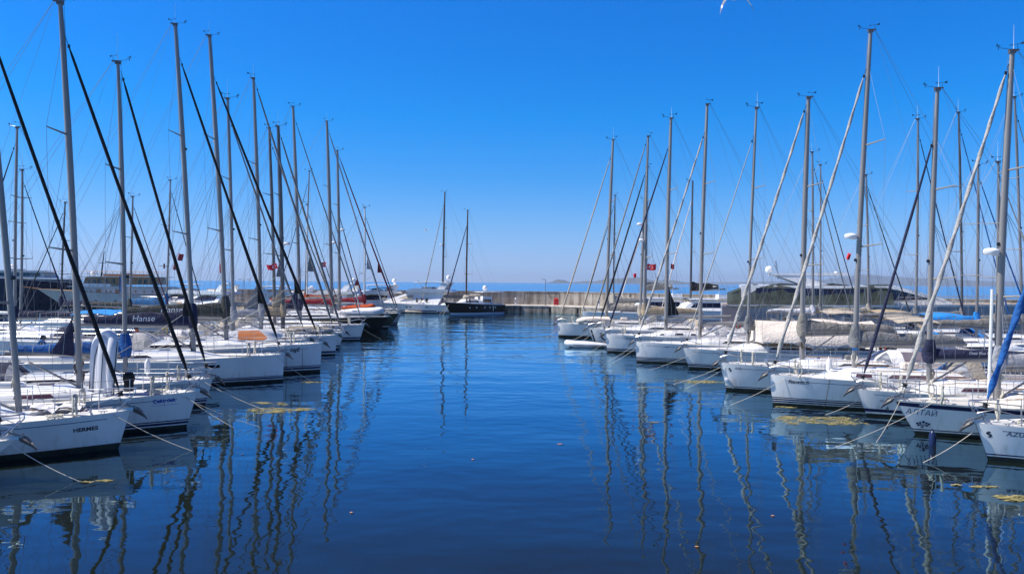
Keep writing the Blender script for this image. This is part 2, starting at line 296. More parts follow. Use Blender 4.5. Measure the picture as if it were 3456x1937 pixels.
# ------------------------------------------------------------------ shared small fittings
P = {}
def protos():
    b = MB(); b.tube([(0, 0, 0), (0, 0, .62)], .0125, 6); b.lathe([(.03, 0), (.03, .02), (.014, .03)], 6); P['stanchion'] = b.mesh('stanchion', 'steel')
    b = MB(); b.tube([(-.02, 0, 0), (-.02, 0, .62)], .016, 5); P['stanchion_far'] = b.mesh('stanchion', 'steel')
    b = MB(); b.tube([(-.13, 0, .06), (-.05, 0, .055), (.05, 0, .055), (.13, 0, .06)], .014, 6); b.box((-.04, 0, .025), (.03, .03, .05)); b.box((.04, 0, .025), (.03, .03, .05)); P['cleat'] = b.mesh('cleat', 'steel')
    b = MB(); b.lathe([(.0, 0), (.075, 0), (.075, .03), (.05, .05), (.045, .1), (.06, .13), (.06, .15), (0, .155)], 12); P['winch'] = b.mesh('winch', 'steel')
    # wind vane: post, tail and arrow
    b = MB(); b.tube([(0, 0, 0), (0, 0, .22)], .008, 5); b.tube([(-.2, 0, .22), (.22, 0, .22)], .008, 5)
    b.prism([(-.2, -.004, .17), (-.1, -.004, .2), (-.1, -.004, .24), (-.22, -.004, .29)], (0, .008, 0)); b.prism([(.2, -.004, .19), (.3, -.004, .22), (.2, -.004, .25)], (0, .008, 0))
    P['wind_vane'] = b.mesh('wind_vane', 'black')
    b = MB(); b.tube([(0, 0, 0), (.28, 0, .05), (.42, 0, .07)], .010, 5); b.tube([(.42, 0, -.02), (.42, 0, .14)], .012, 5)
    for k in range(3):
        a = k * 2.094; b.tube([(.42, 0, .13), (.42 + .06 * math.cos(a), .06 * math.sin(a), .13)], .004, 4); b.lathe([(0, -.02), (.022, -.012), (.026, .01), (0, .012)], 6, c=(.42 + .07 * math.cos(a), .07 * math.sin(a), .13))
    b.prism([(.38, -.005, .16), (.5, -.005, .24), (.47, -.005, .15)], (0, .01, 0)); P['anemometer'] = b.mesh('anemometer', 'black')
    b = MB(); b.tube([(0, 0, 0), (0, 0, .12), (0, 0, 1.0)], [.02, .008, .004], 5); P['antenna'] = b.mesh('antenna', 'mastwhite')
    b = MB(); b.lathe([(0, -.13), (.27, -.12), (.31, -.05), (.31, .03), (.26, .10), (.12, .14), (0, .145)], 18); b.box((-.3, 0, -.15), (.5, .12, .04)); P['radar'] = b.mesh('radar_dome', 'white')
    b = MB(); b.lathe([(0, -.28), (.30, -.24), (.40, -.05), (.40, .1), (.34, .32), (.18, .46), (0, .5)], 18); b.lathe([(.1, -.6), (.1, -.25)], 8); P['satdome'] = b.mesh('satellite_dome', 'white')
    b = MB(); b.lathe([(0, 0), (.018, .01), (.018, .06), (.055, .10), (.105, .18), (.11, .3), (.11, .52), (.1, .62), (.05, .7), (.02, .74), (.018, .79), (0, .8)], 12); P['fender'] = b.mesh('fender', 'white')
    P['fender_navy'] = b.mesh('fender', 'navy')
    b = MB(); b.lathe([(0, -.05), (.10, -.05), (.12, -.03), (.075, -.02), (.075, .05), (.12, .06), (.12, .08), (0, .085)], 14); P['drum'] = b.mesh('furler_drum', 'rubber')
    b = MB(); b.lathe([(0, -.06), (.06, -.05), (.07, 0), (.05, .06), (0, .07)], 8); b.box((-.07, 0, 0), (.08, .05, .05)); P['lamp'] = b.mesh('mast_lamp', 'black')
    # anchor: shank, plough flukes, roll
    b = MB(); b.prism([(-.75, -.015, .10), (.0, -.015, .05), (.16, -.015, -.06), (.14, -.015, -.14), (.04, -.015, -.05), (-.75, -.015, .05)], (0, .03, 0))
    rows = []
    for t in range(7):
        u = t / 6; x = lerp(.36, -.18, u); ww = lerp(.01, .21, sst(u * 1.15)); z = lerp(-.34, -.08, u ** .7)
        rows.append([(x, -ww, z + .05 + .06 * u), (x, -ww * .5, z), (x, 0, z - .06 * u), (x, ww * .5, z), (x, ww, z + .05 + .06 * u)])
    b.grid(rows); b.grid([[(p[0], p[1], p[2] - .02) for p in r] for r in rows], flip=True)
    b.tube([(-.16, -.2, -.03), (-.2, -.12, .08), (-.2, .12, .08), (-.16, .2, -.03)], .012, 6); P['anchor'] = b.mesh('anchor', 'galv')
    # bow roller
    b = MB(); b.box((-.1, .07, .03), (.55, .012, .09)); b.box((-.1, -.07, .03), (.55, .012, .09)); b.box((-.16, 0, -.005), (.42, .13, .012)); b.lathe([(.03, -.06), (.05, -.06), (.035, 0), (.05, .06), (.03, .06)], 10, c=(.14, 0, .03), axis='y'); P['roller'] = b.mesh('bow_roller', 'steel')
    b = MB(); 
    for k in range(24):
        pass
    pts = [(.42 * math.cos(a), .0, .42 * math.sin(a)) for a in [2 * math.pi * k / 24 for k in range(25)]]
    b.tube([(0, p[0], p[2]) for p in pts], .014, 5, cap=False)
    for k in range(5):
        a = k * 1.2566; b.tube([(0, 0, 0), (0, .42 * math.cos(a), .42 * math.sin(a))], .008, 4)
    P['wheel'] = b.mesh('steering_wheel', 'steel')
    # coil of rope hung on rail
    b = MB()
    for q in range(3):
        pts = [(.012 * q + .02 * math.sin(3 * a), .10 * math.sin(a) * (1 + .1 * q), -.22 + .24 * math.cos(a)) for a in [2 * math.pi * k / 16 for k in range(17)]]
        b.tube(pts, .018, 5, cap=False)
    b.tube([(0, -.05, .02), (.03, 0, -.06), (0, .05, .02)], .025, 5); P['coil'] = b.mesh('rope_coil', 'rope')
protos()

# ------------------------------------------------------------------ hull geometry
class Hull:
    def __init__(s, L, B, fb, fm, rake, full=1.0, flare=1.0, stern=.82):
        s.L, s.B, s.fb, s.fm, s.rake, s.full, s.flare, s.stern = L, B, fb, fm, rake, full, flare, stern
    def zs(s, t): return s.fm + (s.fb - s.fm) * max(0, 1 - t) ** 1.7
    def bd(s, t):
        u = min(1, t / .6); b = s.B / 2 * (1 - (1 - u) ** 2.0) ** (.80 / s.full)
        if t > .6: b *= 1 - (1 - s.stern) * ((t - .6) / .4) ** 2
        return max(b, .025)
    def bw(s, t):
        u = min(1, t / .64); b = s.B / 2 * .88 * (1 - (1 - u) ** 1.75) ** (1.12 / s.full)
        if t > .6: b *= 1 - (1 - s.stern * .86) * ((t - .6) / .4) ** 2
        return max(b, .02)
    def y(s, t, z):
        bd, bw = s.bd(t), s.bw(t)
        if z >= 0: return lerp(bw, bd, min(1.05, z / s.zs(t)) ** (.8 * s.flare))
        return bw * math.sqrt(max(0, 1 - (z / .5) ** 2)) ** 1.0
    def x(s, t, z):
        k = max(0, 1 - t) ** 2.2
        return -s.L * t + (s.rake * (z / s.fb) if z > 0 else 1.2 * z) * k
    def t_at(s, x, z):
        t = max(0, -x / s.L)
        for _ in range(6): t = max(0, (-x + (s.x(t, z) + s.L * t)) / s.L)
        return min(1, t)
    def surf(s, x, z, side, off=.004):
        t = s.t_at(x, z); return Vector((x, side * (s.y(t, z) + off), z))
TS = [0, .006, .015, .03, .05, .075, .11, .15, .2, .26, .32, .4, .48, .56, .64, .72, .8, .87, .94, 1]
def stripes_for(style, h):
    f = h.fb
    if style == 'double': return [(-.45, 'a'), (-.2, 'a'), (0, 'a'), (.13, 'w'), (.175, 's'), (.255, 'w'), (.285, 's'), (.325, 'w')]
    if style == 'triple': return [(-.45, 'a'), (-.2, 'a'), (0, 'a'), (.11, 'w'), (.14, 's'), (.20, 'w'), (.23, 's'), (.29, 'w'), (.32, 's'), (.36, 'w')]
    if style == 'single': return [(-.45, 'a'), (-.2, 'a'), (0, 'a'), (.10, 'w'), (.17, 's'), (.30, 'w')]
    if style == 'thick': return [(-.45, 'a'), (-.2, 'a'), (0, 'a'), (.21, 'w')]
    if style == 'line': return [(-.45, 'a'), (-.2, 'a'), (0, 'a'), (.13, 'w'), (.17, 's'), (.21, 'w')]
    if style == 'white': return [(-.45, 'a'), (-.2, 'a'), (0, 's'), (.12, 'w')]
    return [(-.45, 'a'), (-.2, 'a'), (0, 'a'), (.04, 'w')]
def make_hull(h, parent, body='hullgel', style='double', scol='navy', anti='anti', band=None, toe='deck', sharp=False):
    st = stripes_for(style, h); mats = [body, anti, scol, toe, band or body]
    idx = {'a': 1, 'w': 0, 's': 2}
    sc_ = h.fb / 1.3 if h.fb > 1.6 else 1.0
    zl = [z * (sc_ if z > 0 else 1) for z, _ in st]; rowm = [idx[m] for _, m in st]
    topz = zl[-1]
    def col_at(t, side):
        zs = h.zs(t); out = [(h.x(t, z), side * h.y(t, z), z) for z in zl]
        for k in (.18, .38, .58): z = lerp(topz, zs - .20, k / .6); out.append((h.x(t, z), side * h.y(t, z), z))
        for z in (zs - .20, zs - .06, zs): out.append((h.x(t, z), side * h.y(t, z), z))
        return out
    ncol = len(col_at(.5, 1))
    rm = rowm[:len(zl)] + [0, 0, 0]
    # face between i and i+1 rows
    def fm(i, j):
        if j < len(zl) - 1: return rm[j] if j < len(zl) else 0
        if j == ncol - 3: return 4
        if j == ncol - 2: return 3
        return 0
    b = MB()
    for side in (1, -1):
        b.grid([col_at(t, side) for t in TS], mat=fm, flip=side < 0)
    # transom
    R1 = [col_at(1, 1), col_at(1, -1)]; b.grid(R1, mat=lambda i, j: fm(i, j))
    # bottom closure
    b.grid([[(h.x(t, -.45), h.y(t, -.45), -.45), (h.x(t, -.45), -h.y(t, -.45), -.45)] for t in TS], mat=1)
    return b.build('hull', mats, parent, ang=40)
def make_deck(h, parent, m='deck', m2='deckgrey', cockpit=(.68, .95), depth=.45, sunk=.03):
    fr = [-1, -.93, -.58, -.3, 0, .3, .58, .93, 1]; ts = [t for t in TS if t > 0]; ts = sorted(set(ts + ([cockpit[0], cockpit[1]] if cockpit else [])))
    rows = []
    for t in ts:
        zs = h.zs(t); bd = h.y(t, zs)
        rows.append([(h.x(t, zs), f * bd, zs + (.0 if abs(f) == 1 else -sunk + .05 * (1 - f * f))) for f in fr])
    def mm(i, j):
        t = (ts[i] + ts[i + 1]) / 2
        if cockpit and cockpit[0] < t < cockpit[1] and 2 <= j <= 5: return None
        return 0 if j in (0, 7) else 1
    b = MB(); b.grid(rows, mat=mm)
    o = b.build('deck', [m, m2], parent, ang=50)
    if cockpit:
        t0, t1 = cockpit; b = MB(); ring = []
        for t in (t0, (t0 + t1) / 2, t1):
            zs = h.zs(t); ring.append((h.x(t, zs), .58 * h.y(t, zs), zs))
        ring2 = [(x, -y, z) for x, y, z in ring[::-1]]; rg = ring + ring2
        top = [(x, y, z + .16) for x, y, z in rg]; out = [(x, y * 1.13, z + .0) for x, y, z in rg]
        b.grid([out, [(x, y * 1.05, z + .17) for x, y, z in rg], top, [(x, y, z - depth) for x, y, z in rg]], True, 0)
        b.poly([(x, y, z - depth) for x, y, z in rg], 1)
        b.build('cockpit', [m, 'teak'], parent, ang=40)
    return o
class Roof:
    def __init__(s, h, t0, t1, hr, wmax=1.15, gap=.42, nose=.16, base=.0, taper=0.0):
        s.h, s.t0, s.t1, s.hr, s.wmax, s.gap, s.nose, s.base, s.taper = h, t0, t1, hr, wmax, gap, nose, base, taper
    def prm(s, t):
        h = s.h; zs = h.zs(t); u = (t - s.t0) / (s.t1 - s.t0)
        w_ = min(s.wmax, h.y(t, zs) - s.gap); k = sst((t - s.t0) / s.nose + .12)
        w_ = max(.12, w_) * (.55 + .45 * sst((t - s.t0) / (s.nose * .8)))
        return w_, s.hr * max(.06, k) * (1 - s.taper * u), zs + .0 + s.base
    def pt(s, t, a, off=0.0):
        w_, hh, z0 = s.prm(t); c, q = math.cos(a), math.sin(a)
        y = (w_ + off) * (abs(c) ** .5) * (1 if c >= 0 else -1); z = (hh + off) * (max(0, q) ** .62)
        return Vector((s.h.x(t, s.h.zs(t)), y, z0 + z))
    def build(s, parent, mat='gel'):
        A = [0, .04, .12, .25, .42, .62, .85, 1.15, 1.5708]; A = A + [math.pi - a for a in A[-2::-1]]
        n = 16; ts = [lerp(s.t0, s.t1, (i / n)) for i in range(n + 1)]
        rows = [[s.pt(t, a) for a in A] for t in ts]
        b = MB(); b.grid(rows); b.poly(rows[-1]); b.poly(rows[0][::-1])
        for r in rows[:0]: pass
        return b.build('coachroof', mat, parent, ang=50)
    def window(s, parent, t0, t1, a0=.13, a1=.5, mat='glass', sides=(1, -1), n=8, slant=.35, name='side_window'):
        for sd in sides:
            b = MB(); rows = []
            for i in range(n + 1):
                u = i / n; row = []
                for a in (a0, lerp(a0, a1, .33), lerp(a0, a1, .66), a1):
                    k = (a - a0) / (a1 - a0); e = 0.010 if 0 < i < n else .008
                    tt = lerp(t0 + (t1 - t0) * .12 * k * slant * 3, t1 - (t1 - t0) * .02 * k, u)
                    aa = a if sd > 0 else math.pi - a
                    row.append(s.pt(tt, aa, .008))
                rows.append(row)
            b.grid(rows, flip=sd < 0); b.build(name, mat, parent, ang=60)
def hull_strip(h, x0, x1, z0f, z1f, side, n=20, off=.004):
    b = MB(); rows = []
    for i in range(n + 1):
        x = lerp(x0, x1, i / n); rows.append([h.surf(x, z0f(x), side, off), h.surf(x, z1f(x), side, off)])
    b.grid(rows); return b
def hull_text(h, root, body, xc, zc, size, side, mat, shear=0.0, spacing=1.0, name='name_lettering', slope=0.0, bold=0.0, sy=1.0, off=.006):
    mb = text_mesh(body, size, shear, spacing, bold); sg = -side
    b = MB(); b.add(mb, lambda p: h.surf(xc + sg * p.x, zc + p.y * sy + slope * p.x, side, off)); return b.build(name, mat, root, smooth=False)
def hull_poly(h, root, polys, xc, zc, sc_, side, mat, name):
    sg = -side; b = MB()
    for pl in polys: b.poly([h.surf(xc + sg * p[0] * sc_, zc + p[1] * sc_, side, .006) for p in pl])
    return b.build(name, mat, root, smooth=False)
def wire(b, p, q, r=.006, n=4, sag=0.0):
    p, q = Vector(p), Vector(q)
    if sag: b.tube([p.lerp(q, k / 6) - Vector((0, 0, sag * 4 * (k / 6) * (1 - k / 6))) for k in range(7)], r, n)
    else: b.tube([p, q], r, n)

def stuffed(b, p0, p1, h0, h1, wd, seed, n=18, bulge=.0, mat=0, droop=.0):
    """lumpy sail bag lying along a spar from p0 (mast) to p1 (end)"""
    rnd = random.Random(seed); p0, p1 = Vector(p0), Vector(p1); ax = (p1 - p0); side = Vector((-ax.y, ax.x, 0)).normalized(); rows = []
    ph = [rnd.uniform(0, 6) for _ in range(6)]
    for i in range(n + 1):
        u = i / n; c = p0.lerp(p1, u); hh = lerp(h0, h1, u ** .8) * (1 + .07 * math.sin(9 * u + ph[0]) + .05 * math.sin(23 * u + ph[1])); ww = wd * (1 + .12 * math.sin(13 * u + ph[2])) * (1 - .35 * u)
        if i in (0, n): hh *= .8; ww *= .6
        c = c - Vector((0, 0, droop * 4 * u * (1 - u)))
        prof = [(-.55, -.06), (-.95, .12), (-1, .34), (-.72, .62), (-.42, .86), (-.08, 1), (.1, 1), (.42, .86), (.72, .62), (1, .34), (.95, .12), (.55, -.06)]
        rows.append([c + side * (x * ww * (1 + .08 * math.sin(19 * u + k))) + Vector((0, 0, z * hh)) for k, (x, z) in enumerate(prof)])
    b.grid(rows, True, mat); b.poly(rows[0][::-1], mat); b.poly(rows[-1], mat); return b

GROUP_L = 'sailing yachts moored along the left side'; GROUP_R = 'sailing yachts moored along the right side'
def sailboat(name, X, Y, yaw, hd, L, B, fb, fm, rake, J, H, mr, label, group, stay=None, detail=2, body='hullgel', style='double', scol='navy', anti='anti',
             band=None, mast='alu', mr_=.085, staycol='c_black', stayr=.065, twist=0, boom=None, cover='c_grey', cover_h=.42, dodger='c_grey', bimini=None, roofh=.42, wins=((.40, .62),),
             winmat='glass', spr=(.36, .66), sprl=1.15, radar=None, inner=None, cove=True, lights=(.45,), clew=None, roof0=.22, roof=True, bowsprit=0, awning=None, stern=.82, deckmat='deckgrey', gap=.42, furlz=.35, lamps=True, flybr=False, covetext=None, shroudr=.006, roofmat='gel', topz=None, boomz=.95, ant=True, toe='deck', boomlen=None, nodetail_anchor=False, pulpit=True, collar=1.0, tri=None):
    rot = R(yaw) if hd > 0 else math.pi - R(yaw)
    side = -hd          # local side that faces the camera
    root = empty(name, (X, Y, 0), rot, label, 'sailboat', group)
    h = Hull(L, B, fb, fm, rake, stern=stern)
    hull = make_hull(h, root, body, style, scol, anti, band, toe)
    near = detail >= 2; mid = detail >= 1
    tk = 1.0 if near else 1.35
    if not near: shroudr = .0065 if mid else .008
    make_deck(h, root, m2=deckmat)
    tubeseg = 10 if near else 7
    zroof = h.zs(min(1, J / L))
    if roof:
        rf = Roof(h, roof0, .70, roofh, wmax=B * .30, gap=gap); ro = rf.build(root, roofmat); zroof = rf.pt(min(.69, J / L), math.pi / 2).z
        for a, bb in wins: rf.window(ro, a, bb, mat=winmat)
        if mid:
            # handrails, hatches and a dark flash line on the cabin side
            for tt, sz in ((J / L - .05, .46), (J / L + .10, .5), (J / L + .19, .36)):
                if roof0 + .08 < tt < .66:
                    c = rf.pt(tt, math.pi / 2); hb = MB(); hb.rbox((c.x, 0, c.z + .012), (sz + .07, sz + .07, .035), .02, 0); hb.rbox((c.x, 0, c.z + .034), (sz, sz, .02), .03, 1)
                    hb.build('hatch', ['white', 'glasspurple'], ro)
            hb = MB()
            for sgn in (1, -1):
                pts = [rf.pt(lerp(J / L + .03, .66, k / 8), math.pi / 2 - sgn * .72, .0) + Vector((0, 0, .05)) for k in range(9)]
                hb.tube(pts, .013, 5)
                for k in (0, 2, 4, 6, 8): hb.tube([pts[k], pts[k] - Vector((0, 0, .06))], .012, 4)
            hb.build('grab_rail', 'steel' if hd > 0 else 'woodpale', ro)
    if mid:
        c = (h.x(.11, h.zs(.11)), 0, h.zs(.11)); hb = MB(); hb.rbox((c[0] - .1, 0, c[2] + .03), (.55, .5, .035), .02, 0); hb.rbox((c[0] - .1, 0, c[2] + .052), (.48, .43, .02), .03, 1); hb.build('foredeck_hatch', ['white', 'glasspurple'], root)
        for sgn in (1, -1):
            for tt in (.06, .5, .93):
                zz = h.zs(tt); inst('cleat', P['cleat'], root, (h.x(tt, zz), sgn * (h.y(tt, zz) - .09), zz + .0))
        for sgn in (1, -1): zz = h.zs(.74); inst('winch', P['winch'], root, (-.74 * L, sgn * h.y(.74, zz) * .66, zz + .15))
        inst('steering_wheel', P['wheel'], root, (-.88 * L, 0, h.zs(.88) + .45), (0, R(12), 0), (1.1, 1.1, 1.1))
    if cove and style != 'none':
        for sgn in ((1, -1) if near else (side,)):
            b = hull_strip(h, h.x(.05, fb), -.86 * L, lambda x: h.zs(h.t_at(x, fb)) - .20 * fb / 1.3 - .012, lambda x: h.zs(h.t_at(x, fb)) - .20 * fb / 1.3 + .012, sgn); b.build('cove_stripe', 'stripe', hull)
    # ---- mast
    def mx(z): return -J - mr * (z - 1.5) / (H - 1.5)
    zb = zroof - .02; n = 12; mb = MB()
    path = []; rad = []
    for k in range(n + 1):
        z = lerp(zb, H, k / n); path.append((mx(z) - .05 * math.sin(math.pi * k / n) * -1, 0, z)); rad.append(mr_ * (1 - .32 * max(0, (k / n - .7) / .3)) * .78)
    mb.tube(path, rad, tubeseg, ell=1.35, updir=(0, 1, 0))
    ms = mb.build('mast', mast, root, ang=60)
    b = MB(); b.box((mx(H) - .05, 0, H + .03), (.34, .10, .045)); b.box((mx(H), 0, H - .04), (.22, .13, .09)); b.build('masthead', 'aludark', ms)
    dirn = 1
    if lamps or near:
        if random.random() < .85: inst('anemometer', P['anemometer'], ms, (mx(H) + .1, 0, H + .06), (0, 0, random.uniform(-.3, .3)), (tk * .85, tk * .85, tk * .85))
        inst('wind_vane', P['wind_vane'], ms, (mx(H) - .18, 0, H + .05), (0, 0, random.uniform(-.8, .8)), (tk * .85, tk * .85, tk * .85))
    if ant and random.random() < .8: inst('antenna', P['antenna'], ms, (mx(H) - .02, .04, H + .06), (0, 0, 0), (tk, tk, .75 + random.random() * .5))
    for lz in lights: zl = lerp(zb, H, lz); inst('steaming_light', P['lamp'], ms, (mx(zl) + .17, 0, zl), (0, 0, 0), (1.0, 1, 1.0))
    tips = []
    for q, f in enumerate(spr):
        z = lerp(zb, H, f); b = MB(); row = []
        ln = sprl * (1 - .12 * q)
        for sgn in (1, -1):
            b = MB(); tip = Vector((mx(z) - .30 * ln, sgn * ln, z + .06)); b.tube([(mx(z), 0, z), tip], [.040, .022], 6, ell=.5, updir=(0, 0, 1)); b.build('spreader', 'aludark' if mast == 'aludark' else mast, ms); row.append(tip)
        tips.append(row)
    # ---- standing rigging
    stz = stay or H - .3
    rg = MB(); zc = h.zs(min(1, (J + .35) / L)); tch = (J + .35) / L
    for i, sgn in enumerate((1, -1)):
        ch = Vector((-J - .35, sgn * (h.y(tch, zc) - .06), zc + .02)); pts = [ch] + [tp[i] for tp in tips] + [Vector((mx(stz), 0, stz))]
        for a_, b_ in zip(pts, pts[1:]): wire(rg, a_, b_, shroudr)
        zl = lerp(zb, H, spr[0]) - .1; wire(rg, ch + Vector((.12, -sgn * .03, 0)), (mx(zl), 0, zl), shroudr)
        if mid: wire(rg, ch + Vector((.75, 0, .02)), (mx(zl), 0, zl), shroudr)
        for k in range(len(tips) - 1): zz = lerp(zb, H, spr[k + 1]) - .08; wire(rg, tips[k][i], (mx(zz), 0, zz), shroudr)
        wire(rg, (mx(H) - .2, 0, H), (-L * .985, sgn * h.bd(1) * .55, h.zs(1) + .05), shroudr)
    for k in range(3 if near else 1): wire(rg, (mx(zb + .6) + .1, .05 * (k - 1), zb + .4), (mx(H) + .13, .03 * (k - 1), H - .1 - .5 * k), shroudr * .8)
    if boom is not False:
        wire(rg, (mx(H) - .18, .03, H - .02), (-J - (boomlen or L * .38), 0, zroof + boomz + .2), shroudr * .7)
    rg.build('rigging', 'wire', root)
    # ---- forestay with furled sail
    def stay_sail(x0, z0, z1, colr, r, cl=None, nm='furled_genoa'):
        a = Vector((x0, 0, z0)); c = Vector((mx(z1) + .10, 0, z1)); N = 150 if twist else 26
        path = []; rd = []
        for k in range(N + 1):
            u = k / N; path.append(a.lerp(c, .03 + .95 * u) + Vector((0, 0, -.10 * math.sin(math.pi * u))))
            rr = r * .82 * (.35 + .65 * sst(u / .04)) * (1.06 - .45 * u ** 1.5) * (1 if u < .965 else lerp(1, .25, (u - .965) / .035))
            if cl is not None: rr *= 1 + .18 * math.exp(-((u - cl) / .05) ** 2)
            rd.append(rr)
        b = MB(); b.tube(path, rd, 10 if near else 7, twist=.42 if twist else .5, wob=.20 if twist else .07); o = b.build(nm, colr, root, ang=75)
        b = MB(); b.tube([(x0, 0, z0 - .28), tuple(a.lerp(c, .04))], .012, 5); b.tube([tuple(a.lerp(c, .955)), tuple(c)], .012, 5); q = a.lerp(c, .972); b.lathe([(0, -.07), (.045, -.06), (.045, .06), (0, .07)], 8, c=tuple(q)); b.v and b.build('stay_wire', 'black', o)
        inst('furler_drum', P['drum'], o, tuple(a.lerp(c, .012)), (0, -math.atan2(c.x - a.x, c.z - a.z) * -1, 0), (.9, .9, 1))
        if cl is not None:
            u = cl; p = a.lerp(c, .03 + .95 * u); q = a.lerp(c, .03 + .95 * (u + .085)); s_ = MB()
            w_ = .36 if near else .55; s_.prism([tuple(p + Vector((.02, -.006, 0))), tuple(q + Vector((.02, -.006, 0))), tuple(p + Vector((-w_, -.006, .10))), tuple(p + Vector((-w_ * .96, -.006, .02)))], (0, .012, 0)); s_.build('clew', colr if cl != 9 else 'c_grey', o)
            rp = MB(); e = p + Vector((-w_, 0, .06))
            for sg in (1, -1): tt = min(.7, J / L + .2); zz = h.zs(tt) + .1; wire(rp, e, (h.x(tt, zz), sg * (h.y(tt, h.zs(tt)) - .3), zz), .010, 5, .15)
            rp.build('sheet', 'rope', o)
        return o
    stay_sail(rake * .85 - .18 + bowsprit, fb + furlz, stz, staycol, stayr, clew)
    if inner: stay_sail(-inner[0], h.zs(inner[0] / L) + .35, inner[1], inner[2], stayr * .8, inner[3] if len(inner) > 3 else None, 'furled_staysail')
    # ---- boom and sail cover
    E_ = boomlen or L * .37; gz = zroof + boomz
    if boom is not False:
        b = MB(); g = Vector((mx(gz) - .12, 0, gz)); e = g + Vector((-E_, 0, .12)); b.tube([g, e], .085, 8, ell=1.25, updir=(0, 1, 0)); bo = b.build('boom', boom or mast, root, ang=60)
        b = MB(); b.tube([(mx(zroof) - .1, 0, zroof + .12), tuple(g.lerp(e, .32) - Vector((0, 0, .1)))], [.04, .03], 7); b.build('vang', 'alu', bo)
        b = MB(); m_ = g.lerp(e, .78); wire(b, m_, (m_.x, 0, zroof + .02), .012); wire(b, e, (e.x + .1, 0, h.zs(.9) + .3), .012); b.build('mainsheet', 'rope', bo)
        if cover:
            b = MB(); stuffed(b, g + Vector((.02, 0, .08)), e + Vector((.15, 0, .07)), cover_h, cover_h * .45, .17, hash(name + label) % 999 if False else int(X * 7 + Y * 13) % 997)
            kk = collar * (.8 + .4 * random.random()); b.tube([g + Vector((.16, 0, -.10)), g + Vector((.14, .02, .15)), g + Vector((.15, -.02, .3 * kk)), g + Vector((.13, .01, cover_h * .8 * kk)), g + Vector((.11, 0, cover_h + .35 * kk))], [.17, .22, .19, .19, .12], 9, ell=1.25, wob=.15, twist=.9); cv = b.build('sail_cover', cover, bo, ang=70)
            for q in range(0 if covetext else 7):
                b = MB(); c_ = g.lerp(e, .06 + .14 * q) + Vector((0, 0, .08)); hh_ = lerp(cover_h, cover_h * .45, (.06 + .14 * q) ** .8) * 1.04; w2 = .19 * (1 - .35 * (.06 + .14 * q))
                b.tube([c_ + Vector((0, a_ * w2 * 1.12, z_ * hh_)) for a_, z_ in ((-.5, -.3), (-1, .1), (-1.02, .34), (-.75, .62), (-.4, .9), (0, 1.04), (.4, .9), (.75, .62), (1.02, .34), (1, .1), (.5, -.3), (-.5, -.3))], .009, 4)
                b.build('sail_tie', 'rope' if cover in ('c_navy', 'c_olive', 'c_blue') else 'ropedark', cv)
            if mid:
                b = MB(); z2 = lerp(zb, H, .55)
                for f in (.28, .5, .72):
                    for sg in (1, -1): wire(b, g.lerp(e, f) + Vector((0, sg * .15, .2)), (mx(z2), 0, z2), .005)
                b.build('lazy_jacks', 'wire', bo)
            if covetext:
                tb = text_mesh(covetext[0], covetext[1], covetext[3] if len(covetext) > 3 else .2); sg = -side
                b = MB(); cx_, cz_ = g.lerp(e, covetext[2]).x, gz + .22 + .12 * covetext[2]; b.add(tb, lambda p: Vector((cx_ + sg * p.x, side * .235, cz_ + p.y))); b.build('sail_cover_lettering', 'white', cv, smooth=False)
    if tri:
        tm, tw, th_ = tri; z0 = gz + .12; b = MB(); rows = []
        for i in range(7):
            u = i / 6; z = z0 + th_ * u; w_ = tw * (1 - u) ** 1.15
            rows.append([(mx(z) - .12 - w_ * k / 4, .05 * math.sin(k * 1.3 + u * 4) * (1 - u), z + .10 * (k / 4) * (1 - u)) for k in range(5)])
        b.grid(rows); b.grid([[(p[0], p[1] + .012, p[2]) for p in r_] for r_ in rows], flip=True); b.build('mainsail_clew', tm, ms, ang=70)
    # ---- sprayhood and bimini
    if dodger:
        t_ = .665; z0 = h.zs(t_) + (roofh * .75 if roof else .1); x0 = h.x(t_, z0); wd = B * .31; rows = []
        for i in range(7):
            u = i / 6; hh = .78 * math.sin(min(1, .12 + u * 1.25) * math.pi / 2); xx = x0 + .95 - 1.25 * u
            rows.append([(xx + .1 * abs(c_), wd * c_, z0 - .18 + hh * (1 - abs(c_) ** 3.2)) for c_ in (-1, -.97, -.85, -.6, -.3, 0, .3, .6, .85, .97, 1)])
        b = MB(); b.grid(rows, mat=lambda i, j: 1 if (i in (0, 1, 2) and j in (1, 2, 3, 6, 7, 8)) else 0); b.grid([[(p[0], p[1] * .985, p[2] - .02) for p in r] for r in rows], flip=True)
        b.build('sprayhood', [dodger, 'glassclear'], root, ang=60)
    if bimini:
        x0, x1 = -.74 * L, -.97 * L; z0 = h.zs(.85) + 1.95; wd = B * .40; rows = []
        for i in range(7):
            u = i / 6; rows.append([(lerp(x0, x1, u), wd * c_, z0 - .22 * c_ * c_ + .12 * math.sin(math.pi * u)) for c_ in (-1, -.6, -.2, .2, .6, 1)])
        b = MB(); b.grid(rows); b.grid([[(p[0], p[1], p[2] - .03) for p in r] for r in rows], flip=True); bm_ = b.build('bimini', bimini, root, ang=60)
        b = MB(); xm = -.86 * L; zd = h.zs(.86) + .1
        for sg in (1, -1):
            for xe in (x0, x1, xm): b.tube([(xm, sg * wd * .98, zd), (xe, sg * wd, z0 - .24)], .014, 5)
        b.build('bimini_frame', 'steel', bm_)
